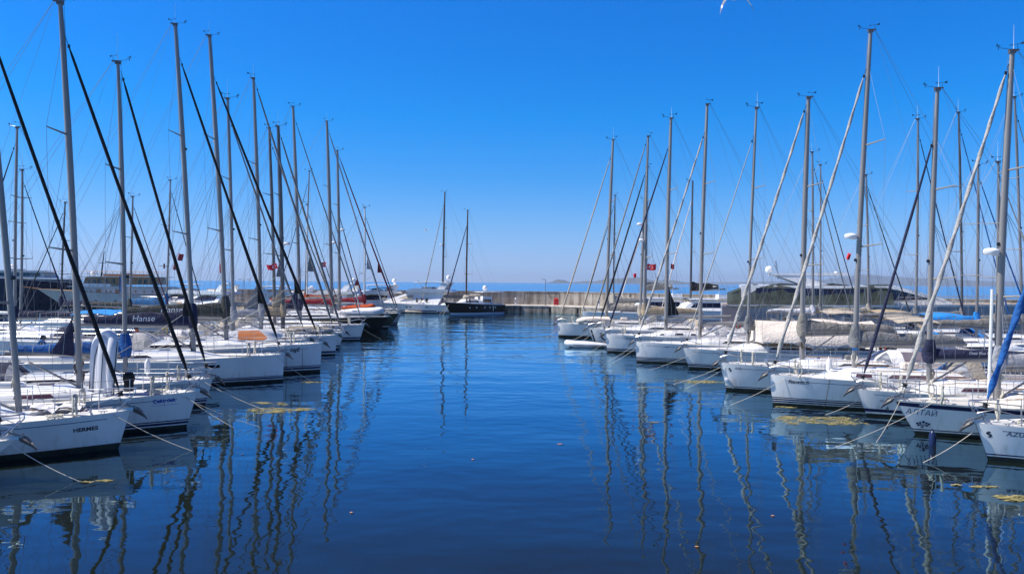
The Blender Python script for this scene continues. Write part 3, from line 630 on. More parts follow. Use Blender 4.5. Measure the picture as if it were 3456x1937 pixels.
    if awning:
        # tent of cloth over the boom, down to the rails
        am, t0, t1 = awning; rows = []
        for i in range(13):
            u = i / 12; t_ = lerp(t0, t1, u); zz = h.zs(t_); yy = h.y(t_, zz) - .05; top = gz + .55 - .08 * math.sin(u * 9); low = zz + .45 + .12 * math.sin(7 * u + 1)
            rows.append([(h.x(t_, zz), s_ * yy * k_, lerp(low, top, q_) + .03 * math.sin(14 * u + k_ * 5)) for s_, k_, q_ in ((-1, 1, 0), (-1, .97, .3), (-1, .62, .62), (-1, .2, .93), (1, 0, 1), (1, .2, .93), (1, .62, .62), (1, .97, .3), (1, 1, 0))])
        b = MB(); b.grid(rows); b.poly(rows[0]); b.poly(rows[-1][::-1]); b.build('awning', am, root, ang=70)
    # ---- guard rails
    if mid or near:
        tsn = [.16, .27, .38, .49, .6, .71, .82, .93]; sm = P['stanchion'] if near else P['stanchion_far']
        for sgn in (1, -1):
            pts = []
            for t_ in tsn:
                zz = h.zs(t_); p = Vector((h.x(t_, zz), sgn * (h.y(t_, zz) - .05), zz)); pts.append(p); inst('stanchion', sm, root, p)
            b = MB(); zz = h.zs(.07); pb = Vector((h.x(.07, zz), sgn * (h.y(.07, zz) - .04), zz))
            for zf in (.60, .31):
                pp = [pb + Vector((0, 0, zf))] + [p + Vector((0, 0, zf)) for p in pts] + [Vector((-L * .99, sgn * (h.bd(1) - .06), h.zs(1) + zf))]
                for a_, b_ in zip(pp, pp[1:]): b.tube([a_, b_], .0065 if near else .008, 4)
            b.build('lifeline', 'wire' if hd > 0 else 'steel', root)
        # pulpit
        b = MB(); zt = .62; r_ = .018 if near else .02; xb = h.x(0, fb)
        t1, t2 = .085, .03
        for sgn in (1, -1):
            z1, z2 = h.zs(t1), h.zs(t2); p1 = Vector((h.x(t1, z1), sgn * (h.y(t1, z1) - .05), z1)); p2 = Vector((h.x(t2, z2), sgn * (h.y(t2, z2) - .03), z2))
            f = Vector((xb + .10, sgn * .16, fb + zt + .02))
            b.tube([p1, p1 + Vector((.03, 0, zt)), p1.lerp(f, .35) + Vector((0, 0, 0)) + Vector((0, sgn * .03, zt * .65)), f, Vector((xb + .12, sgn * .13, fb + zt - .12)), p2 + Vector((.0, 0, .0))], r_, 6)
            b.tube([p1 + Vector((.02, 0, zt * .5)), p1.lerp(f, .6) + Vector((0, sgn * .04, zt * .1)), Vector((xb + .02, sgn * .15, fb + zt * .5))], r_ * .8, 5)
        b.tube([(xb + .10, .16, fb + zt + .02), (xb + .16, 0, fb + zt + .03), (xb + .10, -.16, fb + zt + .02)], r_, 6)
        if pulpit: b.build('pulpit', 'steel', root)
        # pushpit
        b = MB(); zz = h.zs(.97); yy = h.bd(.97) - .07
        for sgn in (1, -1):
            b.tube([(-.93 * L, sgn * yy, zz), (-.93 * L, sgn * yy, zz + .6), (-.99 * L, sgn * yy * .97, zz + .62), (-1.0 * L, sgn * yy * .35, zz + .62), (-1.0 * L, sgn * yy * .35, zz)], .014, 5)
        b.tube([(-1.0 * L, yy * .35, zz + .3), (-1.0 * L, -yy * .35, zz + .3)], .010, 5); b.build('pushpit', 'steel', root)
        inst('bow_roller', P['roller'], root, (xb - .02, 0, fb + .01))
        if not nodetail_anchor: inst('anchor', P['anchor'], root, (xb + .24, 0, fb + .02), (0, R(14), 0), (.82, .82, .82))
        if near or random.random() < .5:
            for sg in (1, -1): inst('rope_coil', P['coil'], root, (h.x(.085, fb) - random.uniform(.0, .5), sg * (h.y(.09, fb) - .02), h.zs(.09) + .60), (0, 0, random.uniform(-.5, .5)), (1.2, 1.2, 1.35))
    else:
        b = MB(); pts = []
        for sgn in (1, -1):
            pp = []
            for t_ in (.02, .16, .3, .45, .6, .75, .9, .99):
                zz = h.zs(t_); p = Vector((h.x(t_, zz), sgn * (h.y(t_, zz) - .03), zz)); b.tube([p, p + Vector((0, 0, .6))], .014, 4); pp.append(p + Vector((0, 0, .6)))
            for a_, b_ in zip(pp, pp[1:]): b.tube([a_, b_], .010, 4); b.tube([a_ - Vector((0, 0, .3)), b_ - Vector((0, 0, .3))], .008, 4)
        b.build('guard_rail', 'steel', root)
    if radar:
        for rz_ in (radar if isinstance(radar, (list, tuple)) else [radar]): inst('radar_dome', P['radar'], ms, (mx(rz_) + .42, 0, rz_), (0, 0, 0), (.85, .85, .85))
    return dict(root=root, h=h, hull=hull, mast=ms, side=side, mx=mx, zroof=zroof, rot=rot, J=J, L=L, gz=gz, E=E_)
def to_world(bt, p):
    return Matrix.Translation(bt['root'].location) @ Matrix.Rotation(bt['rot'], 4, 'Z') @ Vector(p)
# ================================================================== yachts along the left side
B_ = {}
B_['bow0'] = sailboat('sailing_yacht', -13.93, 19.15, 12, 1, 10.5, 3.3, 1.08, .95, 1.25, 3.2, 13.0, .5,
    'white yacht cut off by the left edge, only its bow with anchor in frame', GROUP_L, stay=12.6, style='thick', cover='c_beige', dodger='c_beige', covetext=None, stayr=.06)
B_['hermes'] = b1 = sailboat('sailing_yacht', -12.03, 23.11, 18, 1, 10.8, 3.5, 1.20, 1.05, .34, 2.66, 13.4, .98,
    'white yacht lettered HERMES on its bow, with thick black bottom paint and black furled sail', GROUP_L, stay=12.6, style='thick', boom='mastwhite', cover=None, dodger='c_navy', stayr=.075, lights=(.33,), roofh=.36, wins=((.30, .385), (.42, .60)), winmat='glasspurple', sprl=1.1, spr=(.27, .62), boomz=.85)
B_['cek'] = b2 = sailboat('sailing_yacht', -11.43, 26.55, 14, 1, 11.6, 3.7, 1.30, 1.12, .38, 3.38, 14.55, .65,
    'white yacht with blue bow lettering and a white dinghy stood on end before its mast', GROUP_L, tri=('c_navy', .75, 1.35), stay=13.4, style='double', boom='mastwhite', cover=None, dodger='c_navy', stayr=.085, lights=(.27,), roofh=.40, sprl=1.15, wins=((.34, .44), (.48, .64)), winmat='glasspurple', spr=(.36, .66) , boomz=1.0, mr_=.10, clew=None)
B_['amos'] = b3 = sailboat('sailing_yacht', -12.69, 31.30, 14, 1, 11.2, 3.6, 1.15, 1.05, .30, 3.04, 13.95, .32,
    'white yacht with bright blue sail cover and faded AMOS BLEU lettering on its bow', GROUP_L, stay=13.6, style='double', cover='c_blue', cover_h=.5, dodger='c_navy', bimini='c_blue', stayr=.085, lights=(.32,), roofh=.38, boomz=.9, topz=1, covetext=None, clew=.16)
B_['bigone'] = b4 = sailboat('sailing_yacht', -11.81, 39.04, 12, 1, 13.6, 4.1, 1.42, 1.25, .03, 4.34, 18.0, .95,
    'long white yacht with plumb bow, rectangular black hull window and navy sail cover', GROUP_L, stay=16.4, style='double', cover='c_navy', cover_h=.75, dodger='c_grey', stayr=.095, mr_=.115, lights=(.62,), roofh=.34, wins=((.44, .60),), winmat='glass', boomz=1.25, sprl=1.35, covetext=('Hanse', .42, .42), clew=.13, cove=False)
B_['bige'] = b5 = sailboat('sailing_yacht', -10.92, 43.08, 12, 1, 14.2, 4.3, 1.68, 1.42, .09, 5.04, 18.7, 1.0,
    'white yacht lettered bigE on its tall plumb bow, with olive black sail cover', GROUP_L, stay=16.5, style='double', cover='c_olive', cover_h=.8, dodger='c_silver', stayr=.095, mr_=.12, lights=(.52,), roofh=.36, wins=((.42, .62),), boomz=1.25, sprl=1.45, radar=None, covetext=('Hanse', .45, .5), clew=.145)
B_['hid'] = b6 = sailboat('sailing_yacht', -13.13, 48.06, 12, 1, 11.5, 3.8, 1.50, 1.2, .2, 4.34, 16.5, .42,
    'white yacht with an orange paddleboard on deck, its bow hidden behind the yacht lettered bigE', GROUP_L, detail=1, tri=('c_silver', .6, 1.6), stay=15.2, style='double', cover='c_silver', cover_h=.45, dodger='c_white', staycol='c_grey', stayr=.075, mr_=.1, radar=None, clew=.25, sprl=1.25)
B_['F'] = b7 = sailboat('sailing_yacht', -12.41, 53.13, 11, 1, 13.0, 4.1, 1.42, 1.28, .12, 4.98, 19.1, .62,
    'white yacht with a single broad blue waterline stripe and slate grey furled sail', GROUP_L, detail=1, tri=('c_grey', 1.2, 2.3), stay=18.8, style='single', cover='c_silver', cover_h=.5, dodger='c_grey', staycol='c_grey', stayr=.10, mr_=.12, clew=.22, sprl=1.45, lights=(.42,), wins=((.36, .62),))
B_['G'] = b8 = sailboat('sailing_yacht', -13.24, 57.81, 11, 1, 12.5, 4.0, 1.30, 1.15, .4, 4.10, 16.8, .45,
    'white yacht with raked bow partly hidden behind a larger white bow, radar on mast', GROUP_L, detail=1, tri=('c_tan', .9, 2.2), stay=16.3, style='single', cover='c_tan', cover_h=.6, dodger='c_beige', staycol='c_taupe', stayr=.11, mast='aludark', mr_=.15, clew=None, sprl=1.2, radar=(8.0,), wins=((.3, .62),))
B_['H'] = b9 = sailboat('sailing_yacht', -13.38, 66.55, 9, 1, 14.0, 4.2, 1.42, 1.3, .40, 5.10, 20.3, .72,
    'white yacht with a dark waterline band, next to the black hulled yacht', GROUP_L, detail=1, tri=('c_navy', .9, 2.2), stay=19.3, style='single', anti='anti', cover='c_navy', cover_h=.5, dodger='c_grey', staycol='c_grey', stayr=.07, mr_=.14, lights=(.4,), wins=((.34, .62),))
B_['black'] = b10 = sailboat('sailing_yacht', -13.77, 79.0, 8, 1, 16.0, 4.6, 1.55, 1.4, .85, 4.92, 21.7, .65,
    'black hulled yacht with white deck, between a white bow and the dark green bow', GROUP_L, detail=1, body='blackhull', style='none', stay=20.9, inner=(1.9, 13.0, 'c_silver'), staycol='c_silver', stayr=.11, mr_=.17, cover='c_red', cover_h=.55, dodger='c_navy', radar=(9.2,), clew=.22, lights=(.5,), cove=False, wins=((.3, .62),), sprl=1.6, anti='blackhull')
B_['green'] = b11 = sailboat('sailing_yacht', -13.66, 83.09, 8, 1, 17.0, 4.7, 1.75, 1.5, 1.3, 5.18, 19.4, .35,
    'dark green hulled yacht with dark red furled sails, farthest of the near left row', GROUP_L, detail=1, body='greenhull', style='line', scol='gel', stay=19.0, inner=(2.3, 12.4, 'c_dred', .24), staycol='c_dred', stayr=.10, mr_=.15, cover='c_grey', cover_h=.6, radar=(10.8,), clew=.22, cove=False, dodger='c_navy', sprl=1.6)

# ================================================================== yachts along the right side
B_['azul'] = r1 = sailboat('sailing_yacht', 14.29, 22.56, 3, -1, 11.0, 3.6, 1.12, 1.0, .40, 3.4, 14.0, .4,
    'white yacht lettered AZUL at the right edge with a bright blue furled sail', GROUP_R, stay=13.6, style='line', cover='c_navy', dodger='c_beige', staycol='c_blue', stayr=.095, twist=1, clew=.22, mr_=.1)
B_['altai'] = r2 = sailboat('sailing_yacht', 14.16, 26.40, 3, -1, 11.8, 3.7, 1.20, 1.05, .72, 2.75, 13.35, .38,
    'white yacht lettered ALTAI, navy band under its rail, white twisted furled sail', GROUP_R, stay=12.9, style='line', band='navy', cover='c_silver', cover_h=.5, dodger='c_cream', staycol='c_sail', stayr=.092, twist=1, mr_=.115, roofmat='gel2', deckmat='gel2', wins=((.30, .40), (.43, .50), (.53, .60)), radar=(6.4,), cove=False, spr=(.30, .66), sprl=1.25, clew=None, toe='gel2', boomz=1.15)
B_['deep'] = r3 = sailboat('sailing_yacht', 14.21, 30.12, 3, -1, 11.0, 3.6, 1.05, .98, .46, 2.4, 13.0, .2,
    'white yacht with navy sail cover lettered Deep Blue Sea and dark blue furled sail', GROUP_R, stay=11.0, style='single', cover='c_navy', cover_h=.42, dodger='c_navy', staycol='c_navy', stayr=.075, covetext=('Deep Blue Sea', .15, .42, .25), boomz=1.0, lights=(.42,), mr_=.1, sprl=1.15, wins=((.30, .42), (.46, .62)), winmat='glasspurple', roofh=.45, roof0=.16)
B_['seaw'] = r4 = sailboat('sailing_yacht', 11.32, 32.63, 3, -1, 12.2, 3.9, 1.32, 1.15, .18, 3.42, 16.1, .55,
    'white yacht lettered Seawitch on its bow, with triple navy waterline stripes and radar', GROUP_R, stay=14.5, style='triple', cover='c_grey', cover_h=.55, dodger='c_taupe', staycol='c_sail', stayr=.09, twist=1, radar=(7.3,), lights=(.32,), mr_=.105, sprl=1.3, wins=((.26, .31), (.36, .50), (.54, .62)), winmat='glasspurple', roofh=.42, roof0=.15, nodetail_anchor=False)
B_['lilly'] = r5 = sailboat('sailing_yacht', 10.56, 37.06, 1, -1, 12.0, 3.9, 1.34, 1.15, .33, 3.68, 14.35, .2,
    'white yacht with script name Lilly on its bow and taupe sail cover', GROUP_R, stay=14.0, style='line', cover='c_taupe', cover_h=.62, dodger='c_white', staycol='c_sail', stayr=.095, twist=1, lights=(.4,), mr_=.12, sprl=1.35, boomz=1.25, roofh=.36, wins=((.42, .62),))
B_['g'] = r6 = sailboat('sailing_yacht', 10.92, 46.33, 0, -1, 11.5, 3.8, 1.26, 1.1, .46, 3.58, 16.0, .4,
    'white yacht half covered by a cream tent awning, just beyond the yacht Lilly', GROUP_R, detail=1, stay=14.3, style='double', cover='c_grey', dodger=None, staycol='c_sail', stayr=.045, awning=('c_cream', .36, .97), lights=(.35,), sprl=1.25)
B_['f'] = r7 = sailboat('sailing_yacht', 8.27, 49.84, 1, -1, 13.2, 4.1, 1.36, 1.2, .11, 4.14, 17.0, .35,
    'white plumb bowed yacht with triple dark waterline stripes and a small black hull window', GROUP_R, detail=1, stay=15.2, style='triple', cover=None, boom='alu', dodger='c_silver', staycol='c_sail', stayr=.09, twist=1, wins=((.40, .60),), sprl=1.4, mr_=.12)
B_['e'] = r8 = sailboat('sailing_yacht', 7.22, 56.86, 1, -1, 12.8, 4.0, 1.38, 1.2, .17, 4.38, 17.6, .25,
    'white yacht with very dark blue furled sail and winged emblem near the bow', GROUP_R, detail=1, tri=('c_black', .85, 2.3), stay=15.6, style='double', cover=None, boom='alu', dodger='c_silver', staycol='c_navy', stayr=.09, wins=((.28, .32), (.38, .43), (.47, .50)), sprl=1.4, mr_=.14, lights=())
B_['d'] = r9 = sailboat('sailing_yacht', 6.94, 63.34, 1, -1, 13.0, 4.0, 1.42, 1.25, .52, 4.16, 17.5, .2,
    'white yacht with a black mermaid silhouette and black stem stripe on its bow', GROUP_R, detail=1, tri=('c_grey', .6, 1.4), stay=17.2, style='double', cover='c_tan', cover_h=.6, dodger='c_beige', staycol='c_taupe', stayr=.085, sprl=1.3, mr_=.11, radar=(8.8,), wins=((.34, .62),))
B_['c'] = r10 = sailboat('sailing_yacht', 7.9, 66.6, 1, -1, 12.0, 3.9, 1.35, 1.2, .4, 3.4, 15.4, .5,
    'white yacht with a fat black furled sail, just behind the yacht with the mermaid', GROUP_R, detail=1, stay=15.0, style='double', cover='c_beige', cover_h=.55, dodger='c_beige', staycol='c_black', stayr=.10, sprl=1.2, mr_=.12, radar=(10.4, ), wins=((.34, .62),))
B_['a'] = r11 = sailboat('sailing_yacht', 4.49, 72.30, 1, -1, 13.5, 4.1, 1.36, 1.2, .13, 4.56, 18.9, .5,
    'white yacht with two pale furled sails, farthest of the right row', GROUP_R, detail=1, stay=17.5, style='thick', inner=(2.0, 11.6, 'c_beige'), cover='c_beige', cover_h=.55, dodger='c_grey', staycol='c_beige', stayr=.085, sprl=1.4, mr_=.14, cove=False)

# deck gear that differs from yacht to yacht
def extras(bt, seed, near):
    rnd = random.Random(seed); h = bt['h']; root = bt['root']; L = bt['L']; J = bt['J']; zr = bt['zroof']; mx = bt['mx']
    b = MB()
    for k in range(rnd.randint(2, 4)):
        a = rnd.uniform(0, 6.28); z = zr + rnd.uniform(.45, 1.15); cx, cy = mx(z) + .10 * math.cos(a), .12 * math.sin(a); ll = rnd.uniform(.35, .6)
        b.tube([(cx + .05 * math.sin(q * 1.1) * math.cos(a), cy + .05 * math.sin(q * .8), z - ll * q / 6) for q in range(7)], [.012, .03, .045, .05, .045, .035, .012], 6)
    b.build('halyard_coils', rnd.choice(['rope', 'ropedark', 'ropedark']), bt['mast'])
    if rnd.random() < .7:
        t_ = min(.64, J / L + rnd.uniform(.12, .2)); b = MB(); b.rbox((-t_ * L, rnd.uniform(-.3, .3), zr + .14), (.62, .42, .26), .05); b.build('liferaft_case', rnd.choice(['white', 'c_grey', 'c_cream']), root)
    zz = h.zs(.97)
    if rnd.random() < .65:
        b = MB(); pts = [(.0, .17 * math.cos(a), .2 * math.sin(a)) for a in [R(-55) - 0 + R(290) * k / 12 for k in range(13)]]
        b.tube([(p[0], p[1], p[2]) for p in pts], .06, 7); o = b.build('lifebuoy', rnd.choice(['yellow', 'white', 'c_orange', 'c_blue']), root); o.location = (-.965 * L, bt['side'] * (h.bd(.97) - .05), zz + .42); o.rotation_euler = (0, 0, R(80))
    if rnd.random() < .6:
        b = MB(); b.lathe([(0, .24), (.10, .22), (.14, .12), (.13, 0), (.05, -.05), (.045, -.5), (0, -.52)], 9); o = b.build('outboard_motor', 'black', root); o.location = (-.985 * L, bt['side'] * h.bd(1) * .5, zz + .62); o.rotation_euler = (0, R(12), 0)
    if rnd.random() < .5:
        b = MB(); b.box((-.985 * L, 0, zz + 2.05), (.75, h.bd(1) * 1.5, .04), ry=R(-6)); b.build('solar_panel', 'glass', root); b = MB()
        b.tube([(-.99 * L, h.bd(1) * .7, zz), (-.985 * L, h.bd(1) * .7, zz + 2.0), (-.985 * L, -h.bd(1) * .7, zz + 2.0), (-.99 * L, -h.bd(1) * .7, zz)], .02, 5)
        b.build('stern_arch', 'steel', root)
    for k in range(4 if near else 2):
        x = -rnd.uniform(.1, .62) * L; t_ = h.t_at(x, 1); y = rnd.choice((1, -1)) * (h.y(t_, 1) - rnd.uniform(.15, .3)); z = h.zs(t_) + .02; a = rnd.uniform(-.4, .4)
        pts = [(x + .5 * (q / 8 - .5) * 2.2, y + .05 * math.sin(q * 1.7 + k), z) for q in range(9)]; b = MB(); b.tube(pts, .014, 5); b.build('deck_line', 'ropedark', root)
for _i, _k in enumerate(list(B_)): extras(B_[_k], 40 + _i, _k in ('bow0', 'hermes', 'cek', 'amos', 'bigone', 'bige', 'azul', 'altai', 'deep', 'seaw', 'lilly'))

# lettering and emblems on the hulls
def ht(k, *a, **kw): b = B_[k]; return hull_text(b['h'], b['hull'], a[0], a[1], a[2], a[3], b['side'], a[4], **kw)
ht('hermes', 'HERMES', -.78, .70, .165, 'letblack', slope=.03, bold=.006, spacing=1.05)
ht('cek', 'Çekirdek', -.62, 1.00, .175, 'letblue', slope=.02, bold=.006, spacing=1.02)
ht('amos', 'AMOS BLEU', -.60, .80, .165, 'stripe', slope=.02)
ht('bige', 'bigE', -1.35, 1.26, .30, 'letblack', shear=.25, bold=.008)
ht('lilly', 'Lilly', -.45, 1.06, .18, 'stripe', shear=.35, slope=.03)
ht('seaw', 'Seawitch', -.86, 1.0, .215, 'letblack', shear=.38, slope=-.03, bold=.004)
ht('deep', 'Deep Blue', -.55, .62, .10, 'letblack', shear=.2)
ht('azul', 'AZUL', -.55, .80, .19, 'stripe', slope=-.02, bold=.006, spacing=1.1)
ht('altai', 'ALTAI', -.06, 1.05, .09, 'white', shear=.2, slope=-.03, bold=.004, off=.012)
ht('altai', 'АЛТАЙ', -.06, .72, .25, 'letnavy', slope=-.04, spacing=1.0, sy=1.1)
# flowering emblem below the name
def ring_poly(cx, cy, r, n=10, wob=0): return [(cx + (r * (1 + wob * (k % 2))) * math.cos(2 * math.pi * k / n), cy + (r * (1 + wob * (k % 2))) * math.sin(2 * math.pi * k / n)) for k in range(n)]
em = [[(-.22, -.02), (.22, -.02), (.12, .10), (-.12, .10)], [(-.03, .1), (.03, .1), (.03, .62), (-.03, .62)]]
for sx in (1, -1):
    em += [[(sx * .03, .12), (sx * .10, .12), (sx * .42, .40), (sx * .38, .46)], [(sx * .03, .2), (sx * .3, .58), (sx * .26, .62), (sx * .03, .32)]]
    em += [ring_poly(sx * .46, .30, .11, 12, .35), ring_poly(sx * .60, .55, .13, 12, .35), ring_poly(sx * .30, .40, .08, 12, .3), ring_poly(sx * .33, .66, .12, 12, .3)]
em.append(ring_poly(0, .78, .15, 12, .35))
hull_poly(r2['h'], r2['hull'], em, -.16, .26, .27, r2['side'], 'letnavy', 'flower_emblem')
# generic shell mark on three bows: small curled hook
hook = [[(0, 0), (.1, -.02), (.16, .04), (.12, .12), (.04, .14), (.10, .2), (.02, .24), (-.05, .16), (.0, .09), (.08, .07), (.06, .03)]]
for k, xx, zz in (('azul', .12, .72), ('lilly', -.06, .95)):
    hull_poly(B_[k]['h'], B_[k]['hull'], hook, xx, zz, .75, B_[k]['side'], 'letblack', 'bow_emblem')
sail_ic = [[(-.1, 0), (.12, 0), (.08, -.04), (-.07, -.04)], [(.01, .02), (.01, .22), (.09, .03)], [(-.01, .02), (-.01, .16), (-.07, .03)]]
hull_poly(r3['h'], r3['hull'], sail_ic, -.62, .30, .7, r3['side'], 'letblack', 'bow_emblem')
# winged stripe emblem
for k, xx, zz, s_ in (('e', -1.6, 1.02, 1.0), ('f', -1.8, 1.05, .5), ('H', -1.7, 1.1, .6)):
    hull_poly(B_[k]['h'], B_[k]['hull'], [[(-.5, .03), (-.1, .02), (0, -.03), (.1, .02), (.5, .03), (.1, .06), (-.1, .06)], [(-.3, .14), (.3, .14), (.3, .18), (-.3, .18)], [(.75, -.0), (.82, .05), (.75, .1), (.68, .05)]], xx, zz, s_, B_[k]['side'], 'stripe', 'bow_emblem')
hull_poly(b2['h'], b2['hull'], [[(-.55, .0), (-.05, .0), (-.05, .015), (-.55, .015)], [(.05, 0), (.6, 0), (.6, .015), (.05, .015)], [(-.03, -.05), (.0, -.05), (.04, .07), (.01, .07)]], -.62, .90, .7, b2['side'], 'letblue', 'bow_emblem')
# mermaid silhouette
merm = [[(-.10, .52), (-.02, .58), (.07, .55), (.09, .47), (.05, .40), (.02, .36), (-.04, .40), (-.16, .40), (-.12, .45), (-.18, .50)],
        [(.02, .38), (.10, .33), (.20, .31), (.26, .36), (.28, .48), (.31, .47), (.30, .33), (.23, .26), (.13, .25), (.11, .20), (.15, .12), (.22, .06), (.30, -.02), (.36, -.12), (.44, -.20), (.37, -.22), (.26, -.16), (.14, -.06), (.04, .03), (.02, .12), (.0, .24), (-.03, .33)],
        [(.36, -.12), (.46, -.15), (.58, -.04), (.66, .10), (.57, .06), (.54, .12), (.50, -.04), (.40, -.18)],
        [(.03, .05), (.05, -.02), (.02, -.10), (-.01, -.14), (.0, -.04), (.0, .06)]]
hull_poly(r9['h'], r9['hull'], merm, -.52, .58, .85, r9['side'], 'letblack', 'mermaid_silhouette')
for sd in (1, -1):
    b = MB(); h = r9['h']; b.grid([[h.surf(h.x(0, z) - .09 - .02 * z, z, sd, .008), h.surf(h.x(0, z) - .21 - .02 * z, z, sd, .008)] for z in [.0 + .145 * k for k in range(10)]]); b.build('stem_stripe', 'black', r9['hull'])
# hull windows
def hwin(k, x, z, l_, hh, mat='glass'):
    b = B_[k]; h = b['h']; hull_strip(h, x, x - l_, lambda x: z, lambda x: z + hh, b['side'], 6, .006).build('hull_window', mat, b['hull'])
hwin('bigone', -2.9, .88, .62, .15); hwin('f', -3.4, .78, 1.0, .13)
for x in (-4.2, -4.45): hull_poly(b4['h'], b4['hull'], [ring_poly(0, 0, .045)], x, .93, 1, b4['side'], 'black', 'skin_fitting')
for k, xs in (('bige', (-.95, -1.8)),):
    for x in xs:
        b = MB(); b.tube([B_[k]['h'].surf(x, z, B_[k]['side'], .006) for z in (.2, .5, .8, 1.1, 1.4, 1.5)], .010, 4); b.build('hull_line', 'ropedark', B_[k]['hull'])
b = MB(); b.tube([r4['h'].surf(-1.95 - .03 * z, z, r4['side'], .02) for z in (0, .3, .6, .9, 1.15, 1.27)], .010, 5); b.build('hanging_line', 'ropedark', r4['hull'])
# dek lettering on bare boom
for bt, tx in ((b1, 'Ç e k i r d e k'),):
    pass
tb = text_mesh('d e k', .17, 0, 1.1); bx = b1
cx_, cz_ = -b1['J'] - .62, b1['gz'] - .045
cb = MB(); cb.add(tb, lambda p: Vector((-b2['J'] - 1.95 + p.x, -.075, b2['gz'] - .04 + p.y))); cb.build('boom_lettering', 'letblack', b2['root'], smooth=False)

# spinnaker pole stowed on the mast of the band-striped yacht, blue bag on Seawitch mast
b = MB(); b.tube([(-r2['J'] + .28, .0, r2['zroof'] - .1), (-r2['J'] + .20, 0, r2['zroof'] + 3.9)], .055, 9); b.build('spinnaker_pole', 'mastwhite', r2['root'])
b = MB(); b.lathe([(.12, 0), (.15, .1), (.14, .4), (.11, .62), (.05, .66)], 10, c=(r4['mx'](2.2) + .0, 0, r4['zroof'] + .75)); b.build('halyard_bag', 'c_sky', r4['root'])

# ------------------------------------------------------------------ dinghies, boards and other loose things
def inflatable(name, L, W, r, loc, rot, label, cat, cols=('pvc', 'pvcgrey', 'letblack'), group=None, text=None):
    root = empty(name, loc, 0, label, cat, group); root.rotation_euler = rot
    b = MB(); path = []; n = 9
    for s_ in (1,):
        path.append((-L * .5, W / 2 - r, 0)); path.append((0, W / 2 - r, 0)); path.append((L * .25, W / 2 - r, .02))
        for k in range(n): a = math.pi / 2 - math.pi * k / (n - 1); path.append((L * .28 + math.cos(a) * L * .2, math.sin(a) * (W / 2 - r), .03 + .10 * math.cos(a)))
        path += [(L * .25, -(W / 2 - r), .02), (0, -(W / 2 - r), 0), (-L * .5, -(W / 2 - r), 0)]
    b.tube(path, [r * .35] + [r] * (len(path) - 2) + [r * .35], 12, cap=True); b.build('tube', cols[0], root, ang=70)
    b = MB(); rows = []
    for i in range(9):
        u = i / 8; x = lerp(-L * .42, L * .42, u); ww = (W / 2 - r) * math.sqrt(max(0.05, 1 - (max(0, u - .55) / .47) ** 2)); rows.append([(x, -ww, -.02), (x, -ww * .5, -r * .85), (x, 0, -r * 1.25 * (1 - .5 * max(0, u - .6))), (x, ww * .5, -r * .85), (x, ww, -.02)])
    b.grid(rows); b.build('hull_bottom', cols[1], root, ang=60)
    b = MB(); b.box((-L * .42, 0, .0), (.05, W - 2 * r, .34)); b.build('transom', cols[1], root)
    b = MB()
    for sg in (1, -1): b.tube([(x, y * (1 + r * .98 / (W / 2 - r)) if abs(y) > .01 else y, z) for x, y, z in path if (y * sg > 0)], .022, 6)
    b.build('rub_strake', cols[2], root)
    if text:
        tb = text_mesh(text, .15, 0, 1.05); b = MB(); b.add(tb, lambda p: Vector((.0 - p.x, -(W / 2 - r) - r * .90 - .014, .0 + p.y + .02))); b.build('dinghy_lettering', 'letblue', root, smooth=False)
    return root
# upright dinghy lashed in front of the mast
p = to_world(b2, (-b2['J'] + .75, -.15, b2['zroof'] + .80))
dd = inflatable('inflatable_dinghy', 2.3, 1.02, .17, p, (0, 0, 0), 'white inflatable dinghy stood upright on deck before a mast, keel towards the viewer', 'dinghy', cols=('pvc', 'pvc', 'black'))
_x = Vector((.02, .06, 1)).normalized(); _z = Vector((.28, 1, 0)); _z = (_z - _x * _z.dot(_x)).normalized(); _y = _z.cross(_x)
dd.rotation_euler = Matrix((_x, _y, _z)).transposed().to_euler()
for yy in (-.17, .17):
    b = MB(); b.tube([(-.9, yy, -.205), (-.3, yy, -.215), (.3, yy * .95, -.20), (.72, yy * .6, -.14)], .014, 5); b.build('keel_strip', 'black', dd)
tb = text_mesh('dinghy', .1) if False else None
p = to_world(b2, (-b2['J'] + 1.55, -.1, b2['h'].zs(.15) + .42))
oc = empty('outboard_cover', p, b2['rot'], 'round black cover beside a folded white cloth on the foredeck near the upright dinghy', 'cover')
b = MB(); b.lathe([(0, .34), (.12, .32), (.19, .22), (.2, .08), (.16, 0), (.15, -.32), (0, -.32)], 12); b.build('cover_cloth', 'c_black', oc)
